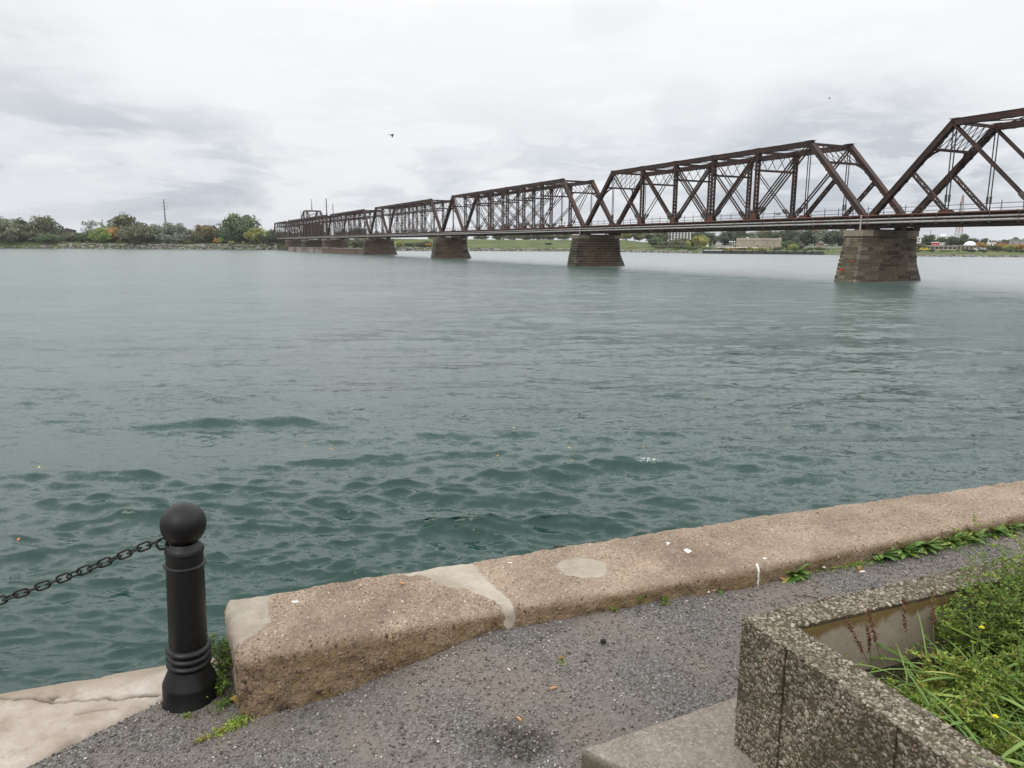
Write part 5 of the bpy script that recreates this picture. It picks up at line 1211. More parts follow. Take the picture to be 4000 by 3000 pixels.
# ---- trees
def foliage_mat(name, cols, haze=0.):
    m = NT(name, .85, .15); t = m.attr('tint'); c = m.ramp(t, [(i/(len(cols)-1), c_) for i, c_ in enumerate(cols)])
    return m.done(c)
FOL = {
 'olive': foliage_mat('olive_foliage', [(0.057, 0.065, 0.045), (0.112, 0.124, 0.074), (0.177, 0.188, 0.112), (0.236, 0.244, 0.153)]),
 'green': foliage_mat('green_foliage', [(0.044, 0.064, 0.042), (0.080, 0.118, 0.066), (0.126, 0.178, 0.090), (0.195, 0.264, 0.135)]),
 'dark': foliage_mat('dark_foliage', [(0.039, 0.051, 0.039), (0.065, 0.087, 0.056), (0.101, 0.126, 0.077), (0.156, 0.182, 0.119)]),
 'bright': foliage_mat('bright_green_foliage', [(0.073, 0.119, 0.047), (0.165, 0.241, 0.071), (0.274, 0.381, 0.101), (0.415, 0.491, 0.143)]),
 'yellow': foliage_mat('yellow_green_foliage', [(0.099, 0.121, 0.052), (0.216, 0.246, 0.087), (0.356, 0.356, 0.120), (0.512, 0.467, 0.165)]),
 'orange': foliage_mat('orange_foliage', [(0.139, 0.108, 0.054), (0.309, 0.194, 0.078), (0.496, 0.299, 0.105), (0.638, 0.426, 0.154)]),
 'brown': foliage_mat('brown_olive_foliage', [(0.066, 0.070, 0.050), (0.126, 0.128, 0.083), (0.187, 0.197, 0.124), (0.244, 0.277, 0.173)]),
 'grey': foliage_mat('grey_green_foliage', [(0.102, 0.116, 0.097), (0.167, 0.189, 0.148), (0.242, 0.264, 0.211), (0.316, 0.338, 0.271)]),
 'russet': foliage_mat('russet_green_foliage', [(0.079, 0.087, 0.051), (0.151, 0.151, 0.076), (0.259, 0.176, 0.092), (0.318, 0.273, 0.137)]),
}
M_BARK = simple('bark', (.05, .042, .034), .95, .3, 4)
def crown_arrays(r, w, h, z0, style):
    """leaf clumps through the crown volume -> verts, quads, tint"""
    ncl = {'dense': 54, 'sparse': 30, 'bush': 50, 'tall': 66}[style]; per = {'dense': 60, 'sparse': 34, 'bush': 58, 'tall': 54}[style]
    ncl = int(ncl*min(2.2, max(1, max(w/h, h/w)**.8)))
    c = []
    while len(c) < ncl:
        q = r.uniform(-1, 1, 3); d = np.linalg.norm(q)
        if d > 1 or d < .25 and r.random() < .8: continue
        if style == 'bush' and q[2] < -.2: q[2] *= .9
        if style in ('tall', 'dense') and q[2] < -.5 and np.hypot(q[0], q[1]) > .95+.5*q[2]: continue
        c.append(q)
    ncl = len(c); c = np.array(c); c += .16*r.normal(size=c.shape)*np.array([1, 1, .7])
    C = c*np.array([w/2, w/2*.9, h/2])*.86+np.array([0, 0, z0+h/2]); cr = r.uniform(.13, .25, ncl)*min(w, h)*(1. if style != 'sparse' else .75)
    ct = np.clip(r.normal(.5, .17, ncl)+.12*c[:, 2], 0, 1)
    n = ncl*per; k = np.repeat(np.arange(ncl), per); q = r.normal(size=(n, 3)); q /= np.linalg.norm(q, axis=1)[:, None]; q *= (r.random((n, 1))**.45)
    P = C[k]+q*cr[k][:, None]*np.array([1.15, 1.15, .8]); P[:, 2] = np.maximum(P[:, 2], .1)
    ls = r.uniform(.036, .075, n)*min(w, h)*(.9 if style != 'sparse' else .6)+.12
    a = r.normal(size=(n, 3)); a /= np.linalg.norm(a, axis=1)[:, None]; b_ = np.cross(a, r.normal(size=(n, 3))); b_ /= np.linalg.norm(b_, axis=1)[:, None]
    a *= ls[:, None]*.75; b_ *= ls[:, None]*.45
    V = np.stack([P-a, P+b_, P+a, P-b_], 1).reshape(-1, 3); Fc = np.arange(n*4).reshape(n, 4); T = np.clip(ct[k]+r.normal(0, .13, n), 0, 1)
    return V, Fc, T, C
def tree(px, top, w_px, off, kind, label, style='dense', group=None, bot=None, name=None, seed=None, cat='tree', lean=0.):
    """stands on the far bank; 'top' and 'w_px' say how tall and wide it looks, so its real size follows from its distance"""
    r = np.random.default_rng(int(px*7+top) if seed is None else seed); p = land(px, off)
    topz = at_y(px, top, p.y)[2]; h = topz-p.z; w = w_px*p.y/FPX
    z0 = h*(.05 if style == 'bush' else .10) if bot is None else max(.0, at_y(px, bot, p.y)[2]-p.z)
    if style == 'bush': z0 = min(z0, .3)
    o = empty(name or ('shrub' if style == 'bush' else 'tree'), tuple(p), 0, label, cat, group)
    V, Fc, T, C = crown_arrays(r, w, h-z0, z0, style)
    if lean: V[:, 0] += lean*np.maximum(V[:, 2], 0)
    link('crown', npmesh('crown', V, Fc, face_attrs={'tint': T}), FOL[kind], o)
    b = MB(); tr = max(.08, h*.018); b.tube([(0, 0, -.4), (.1*tr, 0, z0*.6+.2), (lean*z0, 0, z0+.25*(h-z0)), (lean*h*.7, 0, z0+.7*(h-z0))], [tr*1.3, tr, tr*.75, tr*.2], 6)
    for i in range(0, len(C), max(1, len(C)//(9 if style != 'sparse' else 16))):
        e = C[i]; f = r.uniform(.15, .55); s_ = Vector((lean*z0, 0, z0+f*.5*(h-z0))); m_ = s_.lerp(Vector(e), .55)+Vector((0, 0, -.04*h)); b.tube([s_, m_, Vector(e)], [tr*.45, tr*.3, tr*.1], 4)
    b.build('trunk', M_BARK, o); return o
GL = 'trees and shrubs on the left bank'
for a in (
 (-60, 850, 130, 30, 'dark', 'dark tree rising behind the brown shrub at the left edge of the photo', 'dense'),
 (28, 835, 105, 26, 'olive', 'tall thin-topped olive tree at the far left edge', 'sparse'),
 (82, 856, 75, 20, 'dark', 'dark rounded treetop just right of the tall thin-topped olive tree', 'dense'),
 (35, 866, 190, 9, 'brown', 'large brown-green willow shrub overhanging the water at the left edge', 'bush'),
 (122, 870, 60, 22, 'grey', 'greyish feathery tree between the dark treetop and the tall olive tree', 'sparse'),
 (188, 844, 115, 17, 'olive', 'tall feathery olive tree above the dark green bush on the left bank', 'tall'),
 (150, 900, 90, 12, 'olive', 'olive shrub left of the dark green bush at the waterline', 'bush'),
 (195, 914, 115, 6, 'green', 'dark green bush hanging over the rocks on the left bank', 'bush'),
 (290, 905, 110, 18, 'brown', 'brown shrub in front of the low brown roof', 'bush'),
 (335, 908, 60, 12, 'green', 'small green bush left of the bright yellow-green one', 'bush'),
 (362, 855, 90, 30, 'grey', 'sparse pale grey tree behind the bright yellow-green bush', 'sparse'),
 (408, 853, 18, 34, 'grey', 'very slim see-through tree standing alone against the sky', 'sparse'),
 (440, 868, 60, 30, 'grey', 'sparse grey tree touching the big olive tree from the left', 'sparse'),
 (497, 839, 130, 24, 'olive', 'biggest olive-dark dome tree in the middle of the left bank', 'tall'),
 (402, 889, 88, 10, 'bright', 'bright yellow-green bush above the rocks', 'bush'),
 (452, 886, 62, 14, 'orange', 'orange autumn bush beside the bright yellow-green bush', 'bush'),
 (545, 876, 140, 7, 'brown', 'wide olive and pinkish willow shrub reaching down to the water', 'bush'),
 (585, 905, 70, 9, 'olive', 'olive shrub at the right flank of the wide willow shrub', 'bush'),
 (610, 876, 70, 20, 'grey', 'grey-green tree left of the tall utility pole', 'dense'),
 (655, 876, 85, 17, 'grey', 'grey-green tree around the foot of the tall utility pole', 'dense'),
 (703, 873, 85, 17, 'grey', 'grey-green dome tree right of the tall utility pole', 'dense'),
 (640, 912, 80, 10, 'grey', 'low grey-green shrub below the tall utility pole', 'bush'),
 (715, 915, 90, 10, 'grey', 'low grey shrub right of the utility pole above pale rocks', 'bush'),
 (755, 890, 45, 24, 'grey', 'pale sparse tree behind the russet dome tree', 'sparse'),
 (808, 878, 105, 14, 'russet', 'russet and green dome tree left of the brick chimney', 'dense'),
 (770, 905, 70, 10, 'olive', 'olive shrub at the left foot of the russet dome tree', 'bush'),
 (738, 936, 24, 8, 'yellow', 'small yellow shrub in front of the grey shrubs', 'bush'),
 (850, 930, 26, 9, 'orange', 'small orange-yellow shrub below the brick chimney, the left one of two', 'bush'),
 (864, 928, 30, 10, 'bright', 'small bright green shrub below the brick chimney, the right one of two', 'bush'),
 (890, 928, 36, 12, 'green', 'small grey-green shrub at the foot of the big green tree', 'bush'),
 (938, 838, 135, 16, 'green', 'tallest deep green tree right of the brick chimney', 'tall'),
 (905, 895, 90, 14, 'green', 'lower green boughs spreading left below the tallest green tree', 'bush'),
 (1005, 886, 88, 9, 'yellow', 'yellow-green round tree beside the end of the bridge', 'bush'),
 (1052, 906, 72, 7, 'dark', 'dark round bush at the very end of the bridge', 'bush'),
 (905, 942, 24, 5, 'yellow', 'tiny pale green shrub among the rocks', 'bush'),
): tree(*a, group=GL)
random.seed(3)
for k in range(46):       # low woodland filling behind the front row
    px = random.uniform(-300, 1120); tree(px, random.uniform(897, 915), random.uniform(70, 120), random.uniform(40, 90), random.choice(['olive', 'dark', 'grey', 'olive']), 'low hazy tree in the woodland belt behind the left bank', 'dense', 'woodland behind the left bank', seed=k)
GR = 'trees beyond the grassy levee'
for px, top, w, off, kd in ((1345, 925, 60, 4, 'brown'), (1385, 932, 60, 4, 'brown'), (1415, 928, 55, 6, 'brown'), (1520, 945, 40, 5, 'yellow'), (1560, 940, 34, 6, 'yellow'), (1640, 946, 70, 8, 'brown'), (1672, 950, 30, 7, 'orange'), (1600, 948, 50, 9, 'olive'), (1665, 942, 46, 12, 'dark'), (2143, 947, 30, 25, 'olive')):
    tree(px, top, w, off, kd, 'reedy '+{'brown': 'brown', 'yellow': 'yellow-green', 'orange': 'orange', 'olive': 'olive', 'dark': 'dark green'}[kd]+' bush on the bank seen below the far spans', 'bush', 'bushes on the bank below the far spans', seed=int(px))
for px, top, w, off, kd in ((1790, 920, 60, 120, 'olive'), (1880, 918, 60, 130, 'dark'), (1950, 912, 55, 140, 'dark'), (2005, 914, 80, 120, 'olive'), (2060, 911, 70, 140, 'dark'), (2105, 913, 60, 130, 'dark'), (2150, 912, 60, 120, 'olive'), (2200, 908, 70, 120, 'olive'), (1700, 922, 60, 130, 'olive'), (1480, 905, 60, 140, 'olive'), (1400, 890, 70, 160, 'dark'), (1340, 900, 60, 160, 'olive'), (1250, 900, 80, 160, 'green'), (1180, 905, 80, 160, 'olive')):
    tree(px, top, w, off, kd, 'dark' if False else ('dark tree' if kd == 'dark' else 'olive tree')+' on the skyline behind the grassy levee', 'dense', GR, seed=int(px))
for px, top, w, off, kd, lab in ((2400, 902, 60, 75, 'olive', 'olive tree on top of the levee beside the second pier'), (2445, 898, 62, 75, 'yellow', 'yellowish tree on the levee top'), (2495, 896, 64, 78, 'brown', 'brownish tree on the levee top, left of the apartment block'), (2545, 898, 60, 70, 'olive', 'olive tree on the levee top in front of the apartment block, leftmost'), (2585, 896, 56, 75, 'brown', 'brown bare-looking tree against the left end of the apartment block'), (2560, 925, 60, 32, 'green', 'green shrub on the levee slope'), (2605, 942, 70, 26, 'olive', 'olive shrub at the foot of the levee'), (2640, 934, 60, 40, 'olive', 'olive tree in front of the apartment block, second row'), (2670, 930, 56, 55, 'brown', 'brownish tree in front of the apartment block'), (2708, 928, 44, 45, 'green', 'green tree at the right corner of the apartment block'), (2688, 942, 22, 26, 'yellow', 'small yellow round shrub below the apartment block'), (2738, 918, 66, 45, 'yellow', 'yellow-green round tree right of the apartment block'), (2728, 900, 60, 110, 'dark', 'dark conifer-like treetop behind the yellow-green tree'), (2770, 908, 50, 100, 'dark', 'dark treetop left of the gap of sky'), (2800, 922, 40, 95, 'dark', 'small dark tree in the gap of sky'), (2650, 955, 110, 14, 'olive', 'low olive scrub along the shore under the apartment block'), (2700, 960, 70, 12, 'green', 'low green scrub beside the left end of the dark retaining wall'), (2580, 958, 70, 14, 'olive', 'low olive scrub along the levee foot')):
    tree(px, top, w, off, kd, lab, 'dense' if top < 925 else 'bush', 'trees around the apartment block', seed=int(px))
GW = 'tall trees behind the tan warehouse'
for k, (px, top, w, off, kd) in enumerate(((2835, 902, 60, 100, 'dark'), (2865, 896, 60, 110, 'olive'), (2895, 898, 60, 90, 'dark'), (2930, 906, 50, 90, 'grey'), (2965, 900, 60, 100, 'olive'), (3000, 898, 56, 95, 'olive'), (3045, 898, 60, 85, 'dark'), (3075, 896, 60, 70, 'dark'), (3110, 893, 62, 100, 'grey'), (3148, 895, 60, 90, 'dark'), (3182, 892, 62, 110, 'russet'), (3215, 896, 66, 90, 'grey'), (3250, 897, 66, 80, 'dark'), (3290, 895, 66, 90, 'olive'), (3330, 898, 66, 90, 'grey'), (3400, 905, 80, 90, 'grey'), (3480, 910, 80, 90, 'dark'), (3080, 940, 60, 34, 'green'), (3120, 948, 50, 30, 'brown'), (3098, 955, 40, 22, 'yellow'))):
    tree(px, top, w, off, kd, {'dark': 'dark green', 'olive': 'olive green', 'grey': 'greyish green', 'russet': 'orange tinged', 'green': 'fresh green', 'brown': 'brownish', 'yellow': 'yellow-green'}[kd]+(' tree in the tall row behind the tan warehouse and to its right' if top < 930 else ' shrub right of the tan warehouse'), 'tall' if top < 930 else 'bush', GW, seed=int(px))
GF = 'trees on the far right bank'
for k, (px, top, w, off, kd, lab) in enumerate(((3625, 917, 50, 90, 'dark', 'large dark tree between the two white buildings on the far right bank'), (3600, 950, 28, 40, 'olive', 'olive bush in front of the white gridded building'), (3673, 928, 36, 100, 'dark', 'dark round tree in front of the large white building'), (3718, 919, 40, 110, 'dark', 'dark round tree left of the red and white mast'), (3762, 916, 38, 110, 'green', 'dark green round tree right of the red and white mast'), (3800, 931, 40, 150, 'dark', 'dark treetop behind the white dome'), (3846, 931, 36, 160, 'dark', 'dark skyline tree right of the white dome'), (3690, 944, 30, 90, 'dark', 'small dark tree behind the red roof'), (3835, 948, 44, 60, 'orange', 'orange autumn tree beside the white dome'), (3866, 958, 30, 50, 'olive', 'olive bush between the orange trees'), (3905, 952, 48, 60, 'orange', 'orange autumn tree behind the dark round bush'), (3893, 959, 36, 30, 'dark', 'dark round bush on the far grass'), (3945, 955, 40, 50, 'yellow', 'yellow-green tree left of the grey block'), (3978, 954, 46, 55, 'orange', 'orange autumn tree in front of the grey block'), (3960, 928, 60, 150, 'dark', 'dark skyline tree left of the grey block'), (4030, 925, 70, 150, 'dark', 'dark skyline tree at the right edge'), (3920, 936, 24, 160, 'dark', 'small dark skyline tree over the orange trees'), (3642, 972, 14, 24, 'dark', 'small dark bush on the far grass'), (3848, 980, 14, 14, 'dark', 'tiny dark bush by the far rocks'), (3996, 975, 20, 22, 'brown', 'brown bush at the right edge of the far grass'), (3580, 955, 26, 60, 'olive', 'olive bush just right of the nearest pier'), (3930, 968, 60, 36, 'olive', 'low olive hedge below the orange trees'), (3780, 932, 50, 160, 'dark', 'dark treetop on the skyline left of the white dome'), (3880, 940, 60, 170, 'olive', 'olive skyline tree over the orange trees'))):
    tree(px, top, w, off, kd, lab, 'dense' if top < 950 else 'bush', GF, seed=int(px))
for k in range(26):
    px = random.uniform(3500, 5200); tree(px, random.uniform(938, 946), random.uniform(60, 110), random.uniform(180, 300), random.choice(['dark', 'olive', 'grey']), 'low hazy tree on the skyline beyond the right bank', 'dense', 'skyline trees beyond the right bank', seed=100+k)

random.seed(12)
for k in range(44):
    px = -220+k*30+random.uniform(-10, 10)
    if px < 1075: tree(px, random.uniform(918, 934), random.uniform(50, 95), random.uniform(15, 34), random.choice(['olive', 'green', 'brown', 'grey', 'dark']), 'low bush filling the undergrowth behind the left bank rocks', 'bush', 'undergrowth behind the left bank rocks', seed=300+k)
for k in range(22):
    px = 2750+k*22+random.uniform(-8, 8); tree(px, random.uniform(964, 973), random.uniform(18, 36), random.uniform(10, 26), random.choice(['olive', 'green', 'yellow', 'olive']), 'low shrub on the grass above the dark retaining wall', 'bush', 'shrubs above the retaining wall', seed=400+k)
for k in range(16):
    px = 3560+k*30+random.uniform(-10, 10); tree(px, random.uniform(972, 980), random.uniform(16, 34), random.uniform(14, 34), random.choice(['olive', 'green', 'dark']), 'low shrub on the far right grass strip', 'bush', 'shrubs on the far right grass strip', seed=500+k)
# ---- young conifers on the shore in front of the warehouse
def conifer(px, off, h):
    p = land(px, off); o = empty('young_conifer', tuple(p), random.uniform(0, 6), 'small dark young conifer in the row above the dark retaining wall', 'conifer', 'young conifers above the retaining wall')
    lb = LB_()
    for k in range(260):
        f = random.random()**.8; r_ = (1-f)*.27*h*random.uniform(.5, 1.1); a = random.uniform(0, 6.28); lb.diamond((r_*math.cos(a)*.4, r_*math.sin(a)*.4, .12*h+f*.88*h), (math.cos(a), math.sin(a), -.25), .18*h*(1.1-f), .07*h, (0, 0, 1), random.uniform(0, .5))
    me = npmesh('needles', np.array(lb.V), np.array(lb.F), face_attrs={'tint': lb.T}); link('needles', me, FOL['dark'], o)
    b = MB(); b.tube([(0, 0, -.1), (0, 0, h*.9)], [.07, .02], 5); b.build('trunk', M_BARK, o)
for cx in (15, 170, 258, 352, 513, 595, 725, 995, 1085, 1635, 1870, 2055, 2150): conifer(2800+cx*.2125, random.uniform(8, 13), random.uniform(1.1, 1.8))
for px in (2754, 2772, 2790): conifer(px, 10, 1.5)

# ------------------------------------------------------------------ buildings and other works on the far banks
M_TAN = simple('tan_cladding', (.34, .29, .235), .85, .08, .3); M_TAN2 = simple('tan_wall', (.36, .31, .255), .85, .1, 1.); M_GLASS = simple('dark_window', (.03, .034, .04), .25, .3, 1, spec=.5); M_WHITE = simple('white_render', (.72, .72, .71), .8, .06, .5); M_GREYB = simple('grey_cladding', (.27, .265, .265), .85, .1, .4); M_ROOF = simple('brown_roof', (.07, .055, .05), .9, .2, .5); M_BRICK = simple('red_brick', (.22, .085, .06), .9, .2, 1.5); M_RED = simple('red_sheet', (.42, .03, .035), .7, .1, .5); M_CONC = simple('grey_concrete', (.26, .255, .245), .9, .15, .4); M_SHEET = simple('dark_sheet_pile', (.045, .044, .046), .8, .3, .6); M_WOODP = simple('grey_pole_wood', (.12, .10, .09), .9, .2, 1)
def site(name, px, off, label, cat, rz=None, group=None, dz=0.):
    p = land(px, off); p.z += dz; return empty(name, tuple(p), -math.atan(mdir(px)) if rz is None else rz, label, cat, group), p
def S(p): return p.y/FPX       # metres per photo pixel at that distance
# tan warehouse, seen on its corner
o, p = site('warehouse', 2969, 36, 'tan windowless warehouse seen on its corner across the river', 'warehouse', 0); k = S(p)
base = at_y(2969, 972, p.y)[2]-p.z; topz = at_y(2969, 931, p.y)[2]-p.z; base = -.6
Lx, Rx = 74*k*1.06, 90*k*1.12
ang = math.atan(mdir(2969)); ul = Vector((-math.cos(.52-ang*0), math.sin(.52), 0)); ur = Vector((math.cos(.50), math.sin(.50), 0))
cL = ul*(Lx/math.cos(.52)); cR = ur*(Rx/math.cos(.50)); pts = [Vector((0, 0, 0)), cR, cR+cL, cL]
b = MB(); b.prism([tuple(q[:2]) for q in pts], base, topz); b.build('wall', M_TAN, o)
def wallpanel(bld, A, B, f0, f1, z0, z1, out, th=.06):
    P, Q = A.lerp(B, f0), A.lerp(B, f1); n_ = Vector((B-A)); n_ = Vector((n_.y, -n_.x, 0)).normalized()
    if n_.y > 0: n_ = -n_
    bld.prism([tuple((P+n_*out)[:2]), tuple((Q+n_*out)[:2]), tuple((Q+n_*(out+th))[:2]), tuple((P+n_*(out+th))[:2])], z0, z1)
for A, B, divs in ((pts[0], pts[3], (.03, .25, .42, .58, .75, .97)), (pts[0], pts[1], (.03, .32, .63, .95))):
    b = MB(); wallpanel(b, A, B, 0, 1, topz*.80, topz+.15, .01, .12); wallpanel(b, A, B, 0, .025, base, topz*.795, .01, .12); wallpanel(b, A, B, .965, .998, base, topz*.795, .01, .12); b.build('cornice_band', M_TAN2, o)
    b = MB()
    for f in divs[1:-1]: wallpanel(b, A, B, f-.004, f+.004, base, topz*.79, .005, .03)
    wallpanel(b, A, B, .03, .96, topz*.785, topz*.797, .005, .03); b.build('panel_joint', M_ROOF, o)
for A, B, f0, f1, z0, z1 in ((pts[0], pts[3], .08, .115, 0, 1.9), (pts[0], pts[3], .90, .93, .3, 1.6)): b = MB(); wallpanel(b, A, B, f0, f1, z0, z1, .006, .04); b.build('door', M_GLASS, o)
for f in (.16, .43): b = MB(); wallpanel(b, pts[0], pts[1], f, f+.04, .75, 1.45, .006, .04); b.build('window', M_GLASS, o)
for f, s_ in ((.55, .6), (.2, .3), (.12, .3)): q = pts[0].lerp(pts[3], f)+Vector((.5, 1., 0)); b = MB(); b.box(q.x-s_, q.x+s_, q.y-.5, q.y+.5, topz+.02, topz+.02+s_*.8); b.build('roof_vent', M_WHITE, o)
q = pts[0].lerp(pts[1], .97)+Vector((-.3, .8, 0)); b = MB(); b.box(q.x-.4, q.x+.4, q.y-.3, q.y+.3, topz+.02, topz+.4); b.build('roof_vent', M_WHITE, o)
# pump deck with white round vents left of the warehouse
o, p = site('pump_deck', 2870, 44, 'dark pump platform with five white mushroom vents left of the tan warehouse', 'platform'); k = S(p); z0 = at_y(2870, 955, p.y)[2]-p.z; z1 = at_y(2870, 949.5, p.y)[2]-p.z
b = MB(); b.box(-22*k, 24*k, 0, 5, z1-.25, z1); b.build('deck', M_CONC, o)
for i in range(6): b = MB(); x = (-21+i*8.6)*k; b.box(x-.2, x+.2, .1, 4.8, 0, z1-.251); b.build('leg', M_SHEET, o)
for i, x in enumerate((-19, -11, -1.5, 10, 19)): b = MB(); b.lathe([(.12, z1), (.12, z1+.45), (.42, z1+.5), (.46, z1+.75), (.3, z1+1.0), (.05, z1+1.05)], 12, (x*k, 1.5)); b.build('vent', M_WHITE, o, smooth=True)
# low white wall and fence lines
o, p = site('parapet', 2830, 40, 'long pale parapet wall left of the tan warehouse', 'wall'); k = S(p); b = MB(); b.box(-40*k, 34*k, 0, .4, 0, at_y(2830, 958, p.y)[2]-p.z); b.build('wall', M_CONC, o)
o, p = site('safety_fence', 2880, 26, 'low orange and white barrier line in front of the pump platform', 'fence'); k = S(p); zt = at_y(2880, 964, p.y)[2]-p.z
for j, (z0, m) in enumerate(((.62, M_WHITE), (.30, simple('orange_mesh', (.5, .17, .07), .8, .2, 2)))): b = MB(); b.box(-75*k, 75*k, 0, .08, zt*z0, zt*z0+.28*zt); b.build('rail', m, o)
b = MB()
for i in range(26): b.box((-75+6*i)*k-.05, (-75+6*i)*k+.05, .1, .2, 0, zt); 
b.build('posts', M_CONC, o)
o, p = site('guard_wall', 3230, 50, 'long grey guard wall behind the shrubs near the nearest pier', 'wall'); k = S(p); zt = at_y(3230, 962, p.y)[2]-p.z; b = MB(); b.box(-90*k, 120*k, 0, .4, max(0, zt-.9), zt); b.build('wall', M_CONC, o)
# retaining wall of sheet-pile cells
o, p = site('retaining_wall', 2745, 0, 'dark retaining wall of bulging sheet-pile cells along the waterline', 'wall', 0); o.location = (0, 0, 0)
edges = [2745, 2824, 2856, 2909, 2938, 2991, 3022, 3074, 3101, 3145, 3171, 3216]
for e0, e1 in zip(edges[:-1], edges[1:]):
    big = e1-e0 > 36; A, Bq = land(e0, -.5), land(e1, -.5); n_ = 12; u = (Bq-A); bul = (1.7 if big else .7); nrm = Vector((u.y, -u.x, 0)).normalized()
    pl = [tuple((A.lerp(Bq, i/n_)+nrm*bul*math.sqrt(max(0, 1-(2*i/n_-1)**2)))[:2]) for i in range(n_+1)]+[tuple((Bq-nrm*4)[:2]), tuple((A-nrm*4)[:2])]
    pl = pl[::-1]; b = MB(); b.prism(pl, WZ-1, WZ+1.35+(.12 if big else 0)); b.build('cell', M_SHEET, o)
    b = MB(); b.prism([tuple((A-nrm*.2)[:2]), tuple((A-nrm*.55)[:2]), tuple((A-nrm*.55+u.normalized()*.5)[:2]), tuple((A-nrm*.2+u.normalized()*.5)[:2])], WZ+1.3, WZ+1.95); b.build('mooring_post', M_SHEET, o)
b = MB(); A, Bq = land(2754, -.3), land(2822, -.3); u = (Bq-A); nrm = Vector((u.y, -u.x, 0)).normalized(); b.prism([tuple((A+nrm*1.1)[:2]), tuple((A-nrm*1)[:2]), tuple((Bq-nrm*1)[:2]), tuple((Bq+nrm*1.1)[:2])], WZ+1.48, WZ+1.75); b.build('white_cap', M_WHITE, o)
o, p = site('concrete_block', 2737, 0, 'small concrete block at the left end of the dark retaining wall', 'block'); b = MB(); b.box(-1., 1., -1., 1., .3, 1.7); b.box(-1.1, 1.1, -1.1, 1.1, 1.703, 1.85); b.build('body', M_CONC, o)
# apartment block, its top hidden by the bridge
o, p = site('apartment_building', 2652, 190, 'tall white-ribbed apartment block partly hidden behind the bridge deck', 'building'); k = S(p); zt = at_y(2652, 895, p.y)[2]-p.z; w = 106*k
b = MB(); b.box(-w/2, w/2, 0, 12, -1, zt); b.build('wall', M_GREYB, o)
for i in range(10): b = MB(); x = -w/2+w*i/9; b.box(x-.28, x+.28, -.5, -.003, -1, zt+.3); b.build('rib', M_WHITE, o)
nfl = 6
for j in range(nfl):
    for i in range(9):
        b = MB(); x0 = -w/2+w*i/9+.42; x1 = -w/2+w*(i+1)/9-.42; z0 = .6+j*(zt-1)/nfl; b.box(x0, x1, -.06, -.003, z0, z0+.55*(zt-1)/nfl); b.build('window', M_GLASS, o)
b = MB(); b.box(-w/2-18*k, -w/2-.3, 3, 12, -1, zt*.96); b.build('side_wing', simple('brown_brick', (.20, .15, .125), .9, .15, 1), o)
# small white houses near it
o, p = site('house', 2763, 70, 'tiny white gabled house among the dark trees', 'house'); k = S(p); z0 = at_y(2763, 937, p.y)[2]-p.z; z1 = at_y(2763, 930, p.y)[2]-p.z; b = MB(); b.box(-4*k, 4*k, 0, 4, -.5, z1); b.build('wall', M_WHITE, o); b = MB(); b.prism([(-4.6*k, -.2), (4.6*k, -.2), (4.6*k, 4.2), (-4.6*k, 4.2)], z1+.003, z1+.25); b.build('roof', M_CONC, o); b = MB(); b.box(-1.2*k, 1.2*k, -.06, -.003, z1-1.4, z1-.5); b.build('window', M_GLASS, o)
def gable_house(px, off, w_px, eave, ridge, label, wall, roof):
    o, p = site('house', px, off, label, 'house'); k = S(p); w = w_px*k; e = at_y(px, eave, p.y)[2]-p.z; r_ = at_y(px, ridge, p.y)[2]-p.z
    b = MB(); b.box(-w/2, w/2, 0, w*.8, -1, e); b.build('wall', wall, o)
    b = MB(); q = 0; b.v = [(-w/2-.3, -.3, e+.003), (w/2+.3, -.3, e+.003), (w/2+.3, w*.8+.3, e+.003), (-w/2-.3, w*.8+.3, e+.003), (0, -.3, r_), (0, w*.8+.3, r_)]; b.f = [(0, 3, 2, 1), (0, 1, 4), (2, 3, 5), (1, 2, 5, 4), (3, 0, 4, 5)]; b.t = [.5]*5; b.build('roof', roof, o)
    for x in (-.28, .12): b = MB(); b.box(w*x, w*x+w*.16, -.06, -.003, e*.45, e*.8); b.build('window', M_GLASS, o)
    return o
gable_house(2805, 62, 18, 949, 940, 'small white house with a pale roof in the gap between the tree rows', M_WHITE, M_GREYB)
gable_house(3205, 70, 26, 948, 941, 'pinkish brick house among the trees left of the nearest pier', simple('pink_brick', (.25, .16, .14), .9, .15, 1), M_GREYB)
gable_house(268, 60, 60, 899, 891, 'low brown-roofed building between the trees of the left bank', M_ROOF, M_ROOF)
# left bank: chimney, poles
o, p = site('chimney', 866, 60, 'red brick chimney stack left of the tallest green tree', 'chimney'); k = S(p); zt = at_y(863, 877, p.y)[2]-p.z; b = MB(); b.tube([(0, 0, 0), (0, 0, zt)], [4.2*k, 2.6*k], 16); b.build('stack', M_BRICK, o, smooth=True, sharp=40); b = MB(); b.tube([(0, 0, zt+.002), (0, 0, zt+.5)], 3*k, 16); b.build('cap', M_BRICK, o, smooth=True, sharp=40)
def pole(px, off, top, r, label, arms=(), group=None, name='utility_pole', mat=None, cat='pole'):
    o, p = site(name, px, off, label, cat, None, group); zt = at_y(px, top, p.y)[2]-p.z; k = S(p); b = MB(); b.tube([(0, 0, -1), (0, 0, zt)], [r*1.5, r*.8], 8); b.build('pole', mat or M_WOODP, o, smooth=True, sharp=50)
    for ay, l, r0 in arms: z = at_y(px, ay, p.y)[2]-p.z; b = MB(); b.bar((-l*k*(1-r0), 0, z), (l*k*r0, 0, z-.15), .12, .14); b.build('cross_arm', mat or M_WOODP, o)
    return o
pole(653, 45, 778, .34, 'very tall grey utility pole with thin cross arms above the left bank trees', ((793, 22, .75), (806, 24, .6), (817, 20, .6)))
pole(859, 58, 890, .16, 'slim pole standing just left of the brick chimney', ((896, 5, .5),)); pole(877, 12, 933, .2, 'short dark post in the bank below the chimney')
